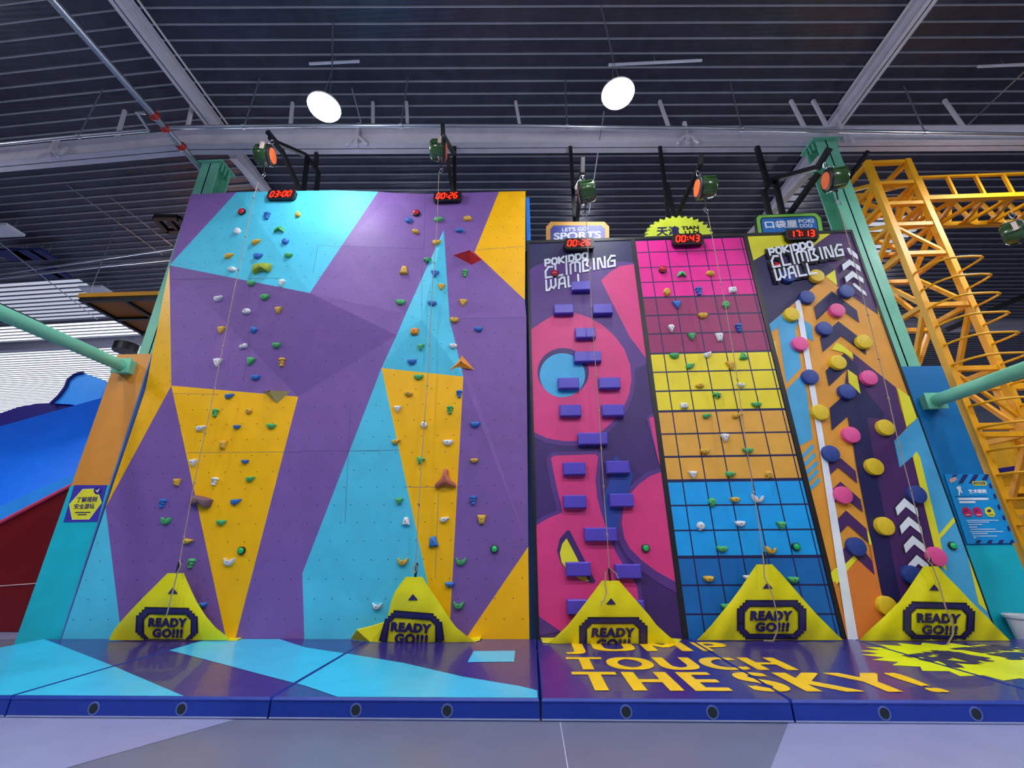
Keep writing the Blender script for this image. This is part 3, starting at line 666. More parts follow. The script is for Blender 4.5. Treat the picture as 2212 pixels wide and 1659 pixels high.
holds('bb 577.5 468 8;yj 646 464.6 80 .8;wr 514 501;gc 604.7 497 180 .9;yj 554 525;bn 617.8 523 40;yj 495.5 555;bh 557.7 555;gh 623.3 554 0 .85;wo 502.7 583 -10;vl 567.4 582.7;gh 543.7 613.4 0 .9;wd 609.6 613;'
      'wj 472.6 646.3;gh 573 643;wo 533.6 673.3 5;yt 602.8 671 0 .9;yt 479 713.8;bn 549.8 713;we 527 748.8 0 1;gh 598.5 747 0 .95;wt 471 783.8 0 1.15;gt 542 781.3 -12 1.1;yb 609.6 783;bh 552.7 816.8;'
      'bj 496.7 856.6 0 1;gb 466 892.7;yn 539 888.4 0 .95;wj 435.2 926 0 1.1;bh 513 923 0 .75;gh 586.7 921.2 -6;yp 483.5 961.5 0 1.1;wt 419 999.8;bh 530.5 997.7 0 .75;wb 464.2 1040.3 -8;gj 542 1035.5;yp 383.9 1042 0 .95;'
      'bb 352 1087.4 -10 1.1;nl 436.4 1084.5 -12 1.15;bj 510.5 1084.5 0 1.15;gc 360.5 1125.5;gh 479 1129;yj 407 1170 -12 1.1;gb 413.5 1217 -8 1.15;wc 495.5 1214 0 1.05;bh 440 1307 0 .9',
      True, 'in the left lane', 'holds in the left lane of the faceted wall')
holds('bn 883.5 477.4 30;gj 947.8 476.6;yo 1010 473.7;yo 897.2 501.5 -20 .85;bo 992.7 498.8 0 .9;yj 943.7 526;gs 923.7 564;yp 873.3 584.7 180 1.1;bt 939.4 593;gb 1004 592.4 0 .9;yt 953 621.3 0 .9;'
      'gh 865.4 654.8;yt 1000.4 655.2;bh 933.6 657.2 0 .9;yu 981 692;oq 896 716.7 0 1.05;bh 1033.4 712.6 0 .85;gt 909.3 751 0 .85;wh 978.7 749.3 0 .85;bh 890.2 782.3 0 .95;gh 904.4 815.6;yo 883.5 850.5;bb 992 851.7 0 .95;'
      'wt 859.8 883.8 0 .95;gb 972.2 886.2;wr 916.5 918;bh 1026.4 918 0 1.05;yj 856.2 955;wh 967.8 956.7 0 1.1;gt 908.3 995.3 -15 1.05;yh 1024.5 995.7 0 .85;T3 963 1034.3;bb 1022 1080.6 0 1.1;gt 862.2 1083.3 0 1;'
      'wp 877.9 1125.4 180;wj 960.6 1123 0 1.05;yp 1040.2 1122.3 0 1.2;bp 936.5 1169.3 190 1.3;yc 870.2 1214;gc 996 1213.2;bh 972 1262.9;gc 991 1307.8;wc 815.4 1309.9 0 .9',
      True, 'in the second lane', 'holds in the second lane of the faceted wall')
holds('gc 1471.5 593.3 180 .8;yk 1440 632.3;bb 1508.8 630.4;bt 1462.4 659.3 0 1.1;yh 1517.9 683.4;wd 1449.6 710.7;gt 1494.2 728 0 1;gh 1456.4 769.8;gj 1490.6 792.2;yo 1510.9 833.7;wq 1477.3 877;'
      'yo 1533.5 592 -15;wq 1582 627.5;gk 1567.3 660;bb 1595.3 709.5;wp 1553.5 729.3 0 1.05;wj 1528.2 767.8 10 .95;gt 1604.2 769.3 180;yt 1578.4 790.3 0 1.15;wu 1599.8 832.5 0 .85;gs 1548.7 854.6 0 1.15;gh 1633.8 875.4;'
      'gj 1526.5 899.5 0 .95;yj 1590.4 898.8;wt 1565.6 945.8 0 1.2;yh 1521.5 976;gh 1615 974.3 0 1.05;wt 1496.4 1026 0 1.1;gj 1577.2 1025.4 -12 1.1;yk 1659 1026;gk 1537.4 1085.2 0 1.15;yh 1586.8 1080.3;wc 1635.5 1078 -8 1.1;'
      'wk 1513 1137 0 1.1;wh 1598 1132 0 1.1;gt 1686.9 1135.3 0 1.15;gh 1559 1186.4 0 1.15;yc 1663.7 1189.3 -10 1;yh 1529.9 1250.8 0 1.1;wh 1614 1248 0 .9;gh 1712.7 1253 0 1.15;gh 1568 1311 0 1.1',
      False, 'on the grid wall', 'holds on the grid wall')

# buttons
def button(px, py, facet, col, lab):
    p, nn = hit_facet(px, py) if facet else (onY(px, py, WY-.003), Vector((0, -1, 0)))
    s = 8*depth(p)/FPX; r = empty('push_button', p, label=lab, cat='button'); r.rotation_euler = orient(nn)
    def loc(q, name, **k):
        o = q.build(name, **k); o.parent = r; o.location = (0, 0, 0); return o
    q = MB(); q.lathe([(0, s*1.05), (-.03, s*1.05), (-.035, s*.85)], black, 20, 'y'); loc(q, 'bezel')
    q = MB(); q.lathe([(-.034, s*.8), (-.05, s*.72), (-.062, s*.5), (-.067, s*.05)], M('button_'+col, {'red': '#C0101C', 'green': '#08A050'}[col], .15, coat=.8, emit=.15), 20, 'y'); loc(q, 'dome')
for a in ((523.7, 458.8, 1, 'red', 'small red finish button at the top of the left lane'), (899, 461.5, 1, 'red', 'small red finish button at the top of the second lane'),
          (1198.4, 592, 0, 'red', 'small red button on the white lettering of the pink wall'), (1431, 583.4, 0, 'red', 'small red button on the magenta band of the grid wall'), (1676.5, 575.2, 0, 'red', 'small red button on the white lettering of the orange wall'),
          (523.2, 1189.3, 1, 'green', 'round green start button low in the left lane'), (1067.9, 1185.5, 1, 'green', 'round green start button on purple beside the second lane'), (1394, 1184, 0, 'green', 'round green start button low on the pink wall'),
          (1718, 1181, 0, 'green', 'round green start button on the azure band of the grid wall'), (2054.3, 1179, 0, 'green', 'round green start button at the right edge of the orange wall')): button(*a)

# volumes
def volume(pts, apex, col, lab, hgt=.16):
    P = [hit_facet(*p)[0] for p in pts]; ap, nn = hit_facet(*apex); cen = ap.copy(); ap = ap+Vector((0, -hgt, 0)); q = MB(); n = len(P)
    q.add(P+[ap], [(i, (i+1) % n, n) for i in range(n)]+[tuple(range(n))], hm(col)); o = q.build('climbing_volume', origin=cen, label=lab, cat='climbing volume')
    q = MB(); q.ball(cen+Vector((0, -hgt*.98, -.01)), .014, boltm); q.build('bolt', parent=o, origin=cen+Vector((0, 0, 0)))
volume([(568.6, 845), (628, 845), (598.5, 872)], (592, 850), 'beige', 'beige pyramid volume at the top of the left yellow kite', .14)
volume([(978.7, 551.4), (1020.9, 544.6), (1041.4, 560.5), (1019, 572)], (1017, 556), 'red', 'red faceted wedge volume beside the upper yellow panel', .2)
volume([(997.3, 767.8), (1025, 799.2), (997.3, 794.4), (969, 800.4)], (997.3, 785), 'orange', 'orange arrowhead volume at the tip of the yellow panel', .08)

# padded blocks on the pink wall
padm = M('purple_vinyl_pad', '#5242B8', .4, bump=.05); 
BL = [(1256, 616, 41, 'single block at the top, covering the lettering'), (1218, 666, 42, 'left block of the first pair from the top'), (1302.5, 666, 42, 'right block of the first pair from the top'), (1264.7, 718, 43, 'single block just below the first pair'),
      (1269.5, 769.3, 58, 'wider single block at the sky blue circle'), (1228.5, 827, 45, 'left block of the pair across the sky blue circle'), (1317.2, 826.4, 46, 'right block of the pair beside the sky blue circle'), (1232.6, 886, 46, 'left block of the pair below the sky blue circle'), (1324.5, 885.5, 47, 'right block of the pair below the sky blue circle'),
      (1281, 947, 63, 'wide single block in the middle of the wall'), (1241, 1012, 48, 'left block of the pair at the blue crystal top'), (1335.3, 1008.7, 50, 'right block on the tip of the blue crystal'), (1242.5, 1083.5, 49, 'left block of the pair at the blue crystal foot'), (1343.5, 1080.3, 51, 'right block beside the blue crystal foot'),
      (1298, 1154.6, 69, 'widest single block, lower middle'), (1249.7, 1229.8, 53, 'left block over the yellow eye'), (1358, 1234.6, 55, 'right block level with the yellow eye'), (1254, 1312, 56, 'left lowest block, half behind the yellow tarpaulin'), (1365, 1314, 56, 'right lowest block, half behind the yellow tarpaulin')]
for px, py, w, lab in BL:
    p = onY(px, py, WY-.1); s = depth(p)/FPX; hw = w*s/2; hh = .09; r = empty('padded_block', (p.x, WY, p.z), label='purple padded %s of the pink wall' % lab if 'wall' not in lab else 'purple padded '+lab.replace('the wall', 'the pink wall'), cat='padded block', group='padded blocks on the pink wall')
    q = MB(); x0, x1, z0, z1, y0, y1 = p.x-hw, p.x+hw, p.z-hh, p.z+hh, WY-.1, WY-.005; b = .014
    vs = [(x0+b, y0, z0+b), (x1-b, y0, z0+b), (x1-b, y0, z1-b), (x0+b, y0, z1-b), (x0, y0+b, z0), (x1, y0+b, z0), (x1, y0+b, z1), (x0, y0+b, z1), (x0, y1, z0), (x1, y1, z0), (x1, y1, z1), (x0, y1, z1)]
    q.add(vs, [(0, 1, 2, 3), (0, 4, 5, 1), (1, 5, 6, 2), (2, 6, 7, 3), (3, 7, 4, 0), (4, 8, 9, 5), (5, 9, 10, 6), (6, 10, 11, 7), (7, 11, 8, 4), (8, 11, 10, 9)], padm)
    q.build('vinyl_pad', parent=r)

# discs on the orange wall
DS = 'b 1705.4 593.3;y 1767.4 593;b 1746.4 639;b 1831.5 626.8;y 1713.2 676.2;p 1812 667.3;p 1731.5 740;b 1784.3 707;y 1870 735.7;y 1814 780.6;b 1753.7 812;p 1881.2 814;b 1833.2 844;y 1775.4 889;p 1843 938;y 1917.4 922;y 1893.3 1007;b 1798.3 978.6;p 1825.5 1068.8;b 1854.9 1181;b 1986 1067.3;y 1916.2 1136.2;p 2029 1202.3;b 1976 1243;y 1921.7 1310.3'
dl = sorted([(l.split()[0], float(l.split()[1]), float(l.split()[2])) for l in DS.split(';')], key=lambda r: r[2]); cnt = {}
DM = {}
for c, nme in (('b', 'dblue'), ('y', 'dyellow'), ('p', 'pink')):
    q = MB(); q.lathe([(0, 1), (-.85, 1), (-.97, .97), (-1, .92)], M('disc_'+nme, HC_[nme], .5, bump=.3, bscale=60), 30, 'y'); o = q.build('d'); DM[c] = o.data; bpy.data.objects.remove(o); DM[c].name = 'foothold_disc'
for c, px, py in dl:
    cn = {'b': 'blue', 'y': 'yellow', 'p': 'pink'}[c]; i = cnt.get(c, 0); cnt[c] = i+1
    p = onY(px, py, WY-.09); o = bpy.data.objects.new('foothold_disc', DM[c]); COL.objects.link(o); o.location = (p.x, WY-.003, p.z); o.scale = (.12, .07, .12)
    tag(o, '%s round padded disc, %s %s one from the top of the orange wall' % (cn, ORD[i], cn), 'foothold disc', 'round discs on the orange wall')

# ------------------------------------------------------------------ timers
SEG = {'0': 'abcdef', '1': 'bc', '2': 'abged', '3': 'abgcd', '4': 'fgbc', '6': 'afgedc', '7': 'abc'}
def timer(px, py, w, txt, lab, Y=WY, rot=0):
    Yf = Y-.09; p = onY(px, py, Yf); s = depth(p)/FPX; hw = w*s/2; hh = .115
    r = empty('timer_display', (p.x, Y, p.z), label=lab, cat='timer', group='red timers above the lanes')
    q = MB(); o = [(-hw, -hh*.6), (-hw+.03, -hh), (hw-.03, -hh), (hw, -hh*.6), (hw, hh*.6), (hw-.03, hh), (-hw+.03, hh), (-hw, hh*.6)]
    q.prism([(p.x+x, Yf, p.z+z) for x, z in o], (0, .085, 0), black); q.build('housing', parent=r)
    q = MB(); q.box((p.x-hw*.84, Yf-.004, p.z-hh*.68), (p.x+hw*.84, Yf-.001, p.z+hh*.68), leddim); dwn = q.build('display_window', parent=r)
    dw = hw*1.62/4.5; x = p.x-hw*.81; H2 = hh*.55
    for ch in txt:
        q = MB()
        def seg(a, b, c, d, x=x, ww=.0):
            pass
        if ch == ':':
            for z in (-.4, .4): q.ball((x+dw*.2, Yf-.004, p.z+z*H2), .011, redled)
            q.build('colon', parent=dwn); x += dw*.5; continue
        t = .02; wd_ = dw*.62
        P = {'a': ((0, 1), (1, 1)), 'b': ((1, 1), (1, 0)), 'c': ((1, 0), (1, -1)), 'd': ((0, -1), (1, -1)), 'e': ((0, 0), (0, -1)), 'f': ((0, 1), (0, 0)), 'g': ((0, 0), (1, 0))}
        for sg in SEG[ch]:
            (u0, v0), (u1, v1) = P[sg]; f = lambda u, v: Vector((x+dw*.14+u*wd_+v*.012, Yf-.008, p.z+v*H2))
            a, b = f(u0, v0), f(u1, v1); d = (b-a).normalized(); a, b = a+d*.008, b-d*.008; n_ = Vector((-d.z, 0, d.x))*t/2
            q.prism([a+n_, b+n_, b-n_, a-n_], (0, .004, 0), redled)
        q.build('digit', parent=dwn); x += dw
timer(607, 419, 60, '03:00', 'red digital timer reading 03:00, at the top of the left lane', 6.1)
timer(966, 423, 60, '00:26', 'red digital timer reading 00:26, on the faceted wall second lane', 6.3)
timer(1251, 525, 64, '00:26', 'red digital timer reading 00:26, at the top of the pink wall', WY-.012)
timer(1486, 515.5, 65, '00:43', 'red digital timer reading 00:43, at the top of the grid wall', WY-.012)
timer(1733, 505, 68, '17:13', 'red digital timer reading 17:13, at the top of the orange wall', WY-.012)

# ------------------------------------------------------------------ signs above the walls
def signroot(name, pts, Y, face, edgem, lab):
    P = [onY(x, y, Y) for x, y in pts]; c = sum(P, Vector())/len(P)
    r = empty(name, (c.x, Y, c.z), label=lab, cat='sign'); q = MB(); q.prism(P, (0, .06, 0), face, edgem); return r, q
def lay(k, Y): return lambda x, y: onY(x, y, Y-.002-.001*k)
def poly2(q, pts, k, Y, mt): q.poly([onY(x, y, Y-.002-.001*k) for x, y in pts], mt)
def steps(x0, y0, x1, y1, s, n, bottom=None):
    """rectangle with pixel-stepped upper corners"""
    pts = [(x0, y1)] 
    for i in range(n): pts += [(x0+i*s, y0+(n-i)*s), (x0+(i+1)*s, y0+(n-i)*s)]
    pts.append((x0+n*s, y0)); pts.append((x1-n*s, y0))
    for i in range(n): pts += [(x1-(n-i)*s, y0+(i+1)*s), (x1-(n-i-1)*s, y0+(i+1)*s)]
    pts.append((x1, y1)); return pts
sgY = 6.52; cream = M('sign_cream_edge', '#E8DCC0', .5); ochre = M('sign_ochre', '#E8A848', .5); sblue = M('sign_violet_blue', '#4A52A8', .45)
r, q = signroot('sports_sign', steps(1180, 479, 1316, 545, 3, 3), sgY, ochre, cream, 'violet sign with cream border reading LET\'S GO! SPORTS above the pink wall')
poly2(q, steps(1189, 487, 1307, 545, 3, 2), 1, sgY, sblue); q.build('board', parent=r)
q = MB(); text(q, "LET'S GO!", [(1214, 492), (1271, 490), (1271, 498), (1214, 500)], lay(3, sgY), white, .02); q.build('lettering', parent=r)
q = MB(); text(q, 'SPORTS', [(1196, 503), (1298, 499), (1298, 515), (1196, 518)], lay(3, sgY), white, .03); q.build('lettering', parent=r)
cx, cy = 1467, 510; pts = []
for i in range(17):
    t = math.pi*(1-i/16)
    for kk, dt in ((1.0, 0), (.87, .5)):
        tt = t-math.pi/16*dt
        if kk == .87 and i == 16: continue
        pts.append((cx+75*kk*math.cos(tt), cy-45*kk*math.sin(tt)))
pts += [(1537, 545), (1397, 545)]
lime = M('sign_lime', '#D4E23C', .5)
r, q = signroot('starburst_sign', pts, sgY, lime, lime, 'lime starburst sign with Chinese characters and TIAN JIN above the grid wall'); q.build('board', parent=r)
q = MB(); boldtext(q, '天津', [(1419, 490), (1466, 488), (1468, 508), (1419, 509)], lambda d: lay(3+d, sgY), M('sign_navy_ink', '#1E1A60', .5), .75); q.build('lettering', parent=r)
q = MB(); text(q, 'TIAN', [(1472, 489), (1509, 487), (1510, 495), (1472, 497)], lay(3, sgY), black, .04); q.build('lettering', parent=r)
q = MB(); text(q, 'JIN', [(1476, 499), (1510, 497), (1511, 506), (1477, 508)], lay(3, sgY), black, .04, 1.5); q.build('lettering', parent=r)
gr = M('sign_green', '#7CC04C', .5)
oc = [(1641, 540), (1632, 478), (1632, 470), (1637, 464), (1762, 459), (1768, 462), (1775, 470), (1786, 540)]
r, q = signroot('pokiddo_sign', oc, sgY, black, black, 'blue sign in a green octagonal frame with white characters above the orange wall'); r.name = 'octagonal_sign'
mid = lambda k: [(1709+(x-1709)*k, 500+(y-500)*k) for x, y in oc]
poly2(q, mid(.97), 1, sgY, gr); poly2(q, [(1652, 540), (1642, 478), (1643, 473), (1646, 470), (1755, 466), (1760, 468), (1765, 474), (1775, 540)], 2, sgY, black)
poly2(q, [(1654, 540), (1645, 479), (1645, 475), (1648, 472), (1754, 468), (1758, 470), (1763, 475), (1772, 540)], 3, sgY, M('sign_blue', '#1E6EC0', .45)); q.build('board', parent=r)
q = MB(); boldtext(q, '口袋屋', [(1651, 478), (1720, 475), (1723, 491), (1655, 493)], lambda d: lay(5+d, sgY), white, .8); q.build('lettering', parent=r)
q = MB(); text(q, 'POKI', [(1724, 474), (1757, 472.5), (1758, 481), (1726, 482)], lay(5, sgY), white, .03); q.build('lettering', parent=r)
q = MB(); text(q, 'DDO', [(1727, 484), (1754, 483), (1756, 490.5), (1728, 491.5)], lay(5, sgY), white, .03); q.build('lettering', parent=r)

# ------------------------------------------------------------------ belay devices, brackets, ropes, tarpaulins
dgreen = M('belay_green', '#34562C', .22, coat=.6, bump=.05); dorange = M('belay_orange', '#F0703C', .4)
def belay(loc, rz, lab, scale=1.0):
    r = empty('belay_device', loc, label=lab, cat='belay device', group='green belay devices')
    def loc_(q, name):
        o = q.build(name); o.parent = r; o.location = (0, 0, 0); return o
    q = MB(); q.lathe([(-.19, .1), (-.185, .15), (-.15, .18), (.05, .195), (.07, .19), (.08, .17)], dgreen, 28, 'x')
    for t in (.3, 1.9, 3.4, 5): q.box((-.15, math.cos(t)*.19-.012, math.sin(t)*.19-.012), (.05, math.cos(t)*.19+.012, math.sin(t)*.19+.012), dgreen)
    loc_(q, 'casing')
    q = MB(); q.lathe([(.06, .2), (.085, .195), (.1, .175)], black, 28, 'x'); loc_(q, 'rim')
    q = MB(); q.lathe([(.1, .14), (.112, .135)], dorange, 28, 'x'); loc_(q, 'face_plate')
    q = MB(); q.box((-.04, -.215, -.06), (.02, -.19, .1), M('belay_sticker', '#E8C8C4', .5)); loc_(q, 'sticker')
    q = MB()
    for c, rr in ((Vector((0, 0, .24)), .05), (Vector((.03, 0, .33)), .045), (Vector((-.08, 0, .22)), .035)):
        q.tube([c+Vector((math.cos(t)*rr*.7, .01*math.sin(2*t), math.sin(t)*rr*1.25)) for t in [k*math.pi/8 for k in range(16)]], .008, chrome, 6, closed=True)
    loc_(q, 'shackle')
    q = MB(); q.lathe([(-.26, .02), (-.2, .05), (-.17, .06)], black, 12, 'z'); q.tube([(0, 0, -.2), (.02, 0, -.42)], .012, black, 8); loc_(q, 'webbing_stem')
    q = MB(); c = Vector((.03, 0, -.48)); q.tube([c+Vector((math.cos(t)*.025+.02*math.sin(t), 0, math.sin(t)*.06)) for t in [k*math.pi/8 for k in range(16)]], .009, chrome, 6, closed=True); loc_(q, 'snap_hook')
    r.rotation_euler = (0, 0, rz); r.scale = (scale,)*3
    return r
belay(onY(577, 336, 5.7), R(8), 'green belay device with orange face, hanging above the left lane timer', 1.0)
belay(onY(952, 325, 5.7), R(8), 'green belay device seen edge-on, hanging above the second lane', 1.0)
belay(onY(1263, 416, 5.7), R(168), 'green belay device seen edge-on, hanging above the SPORTS sign', 1.0)
belay(onY(1519, 406, 5.7), R(178), 'green belay device with orange face, hanging right of the starburst sign', 1.0)
belay(onY(1798, 388, 5.7), R(168), 'green belay device with orange face, in front of the right green column', 1.0)
belay(onY(2198, 500, 5.7), R(-50), 'green belay device at the right photo edge, below the yellow truss', .9)
def bracket(segs, lab, w=.07):
    q = MB(); a = onY(*segs[0][0])
    for s, e in segs: q.bar(onY(*s), onY(*e), w, steelblack)
    q.build('belay_bracket', origin=a, label=lab, cat='bracket', group='black belay brackets')
bracket([((577, 283, 5.7), (600, 312, 5.95)), ((582, 296, 5.7), (607, 325, 6.0)), ((597, 308, 5.95), (660, 335, 6.5)), ((660, 335, 6.5), (688, 372, 6.6)), ((688, 372, 6.6), (682, 425, 6.6)), ((607, 322, 6.0), (652, 420, 6.5)), ((664, 338, 6.5), (655, 420, 6.5)), ((685, 318, 6.6), (682, 360, 6.6))], 'black steel bracket holding the belay device of the left lane')
bracket([((956, 266, 5.7), (958, 298, 5.8)), ((956, 290, 5.75), (982, 335, 6.5)), ((982, 316, 6.6), (982, 430, 6.6)), ((966, 335, 6.2), (980, 430, 6.5))], 'black steel bracket holding the edge-on device above the second lane')
bracket([((1259, 342, 5.65), (1258, 375, 5.7)), ((1259, 372, 5.7), (1242, 405, 6.69)), ((1232, 318, 6.71), (1242, 482, 6.71)), ((1254, 400, 6.2), (1246, 482, 6.7))], 'black steel bracket rising behind the SPORTS sign')
bracket([((1515, 335, 5.65), (1512, 356, 5.7)), ((1515, 350, 5.7), (1458, 475, 6.68)), ((1425, 318, 6.71), (1436, 398, 6.71)), ((1436, 398, 6.71), (1444, 478, 6.71)), ((1440, 396, 6.71), (1460, 478, 6.69))], 'black steel bracket rising behind the starburst sign', .065)
bracket([((1792, 320, 5.65), (1764, 366, 5.9)), ((1765, 362, 5.9), (1668, 388, 6.69)), ((1635, 318, 6.71), (1659, 400, 6.71)), ((1668, 388, 6.69), (1650, 418, 6.71)), ((1650, 415, 6.71), (1665, 475, 6.71)), ((1674, 388, 6.69), (1692, 470, 6.69)), ((1768, 375, 5.9), (1700, 470, 6.69))], 'black steel bracket rising behind the octagonal sign', .08)
bracket([((1876, 326, 6.6), (1842, 372, 6.9)), ((1842, 372, 6.9), (1830, 395, 6.9))], 'short black steel arm between right column and yellow truss', .06)

def ropething(pts, knots, lab, loop=None):
    P = [onY(*p) for p in pts]; r = empty('rope', P[0], label=lab, cat='rope', group='beige ropes down the lanes')
    q = MB(); q.tube(P, .0062, rope_m, 6); q.build('cord', parent=r)
    tot = []
    for k in knots:
        for a, b in zip(pts[:-1], pts[1:]):
            if a[1] <= k <= b[1]:
                t = (k-a[1])/(b[1]-a[1]); c = onY(a[0]+(b[0]-a[0])*t, k, a[2]+(b[2]-a[2])*t)
                q = MB(); q.ball(c, .015, rope_m); q.ball(c+Vector((.005, 0, -.018)), .011, rope_m); q.build('knot', parent=r)
    if loop:
        q = MB(); q.tube([onY(*p) for p in loop], .008, rope_m, 6); q.build('loose_end', parent=r)
ropething([(559, 390, 5.75), (547, 428, 5.77), (515, 583, 5.82), (460, 855, 5.9), (416, 1060, 5.95), (388, 1212, 6.0)], [428, 510, 583, 672, 747, 838, 935, 1041, 1160], 'beige knotted rope down the left lane to the first tarpaulin',
          [(388, 1210, 6.0), (390, 1222, 5.98), (384, 1235, 5.99), (370, 1290, 5.95), (361, 1325, 5.93), (358, 1332, 5.93)])
ropething([(948, 376, 5.75), (945, 470, 5.78), (932, 655, 5.85), (925, 800, 5.9), (916, 920, 5.94), (905, 1090, 5.95), (898, 1216, 6.0)], [567, 650, 745, 832, 908, 1090], 'beige knotted rope down the second lane to the second tarpaulin',
          [(898, 1216, 6.0), (892, 1225, 5.98), (891, 1235, 5.98), (896, 1238, 5.98), (901, 1228, 5.98), (898, 1216, 5.98)])
ropething([(1266, 466, 5.75), (1272, 570, 5.8), (1282, 730, 5.85), (1294, 890, 5.88), (1303, 1040, 5.9), (1311, 1150, 5.93), (1316, 1228, 5.95)], [567, 577, 662, 730, 811, 887, 968, 1050, 1155], 'beige knotted rope down the pink wall to the third tarpaulin',
          [(1336, 1250, 5.9), (1330, 1238, 5.9), (1316, 1228, 5.92), (1308, 1238, 5.9), (1307, 1260, 5.88), (1310, 1280, 5.86), (1304, 1298, 5.84), (1298, 1300, 5.84), (1299, 1308, 5.83)])
ropething([(1529, 462, 5.75), (1545, 545, 5.8), (1567, 660, 5.85), (1590, 800, 5.9), (1612, 965, 5.95), (1628, 1062, 5.97), (1640, 1140, 6.0), (1647, 1192, 6.02)], [543, 613, 745, 820, 895, 1063, 1141], 'beige knotted rope down the grid wall to the fourth tarpaulin',
          [(1647, 1192, 6.02), (1650, 1215, 6.0), (1651, 1245, 5.98), (1659, 1262, 5.96), (1670, 1290, 5.95), (1679, 1330, 5.95), (1680, 1362, 5.97), (1670, 1385, 5.99), (1650, 1384, 5.99)])
ropething([(1813, 450, 5.75), (1836, 530, 5.78), (1872, 670, 5.84), (1911, 825, 5.9), (1943, 965, 5.94), (1968, 1060, 5.97), (2000, 1190, 6.0), (2005, 1200, 6.0)], [527, 680, 775, 860, 963, 1060], 'beige knotted rope down the orange wall to the fifth tarpaulin',
          [(2000, 1192, 5.98), (2008, 1208, 5.98), (2005, 1212, 5.98), (2013, 1220, 5.98), (2028, 1260, 5.95), (2042, 1310, 5.93), (2058, 1350, 5.93), (2058, 1372, 5.95), (2046, 1393, 5.98)])

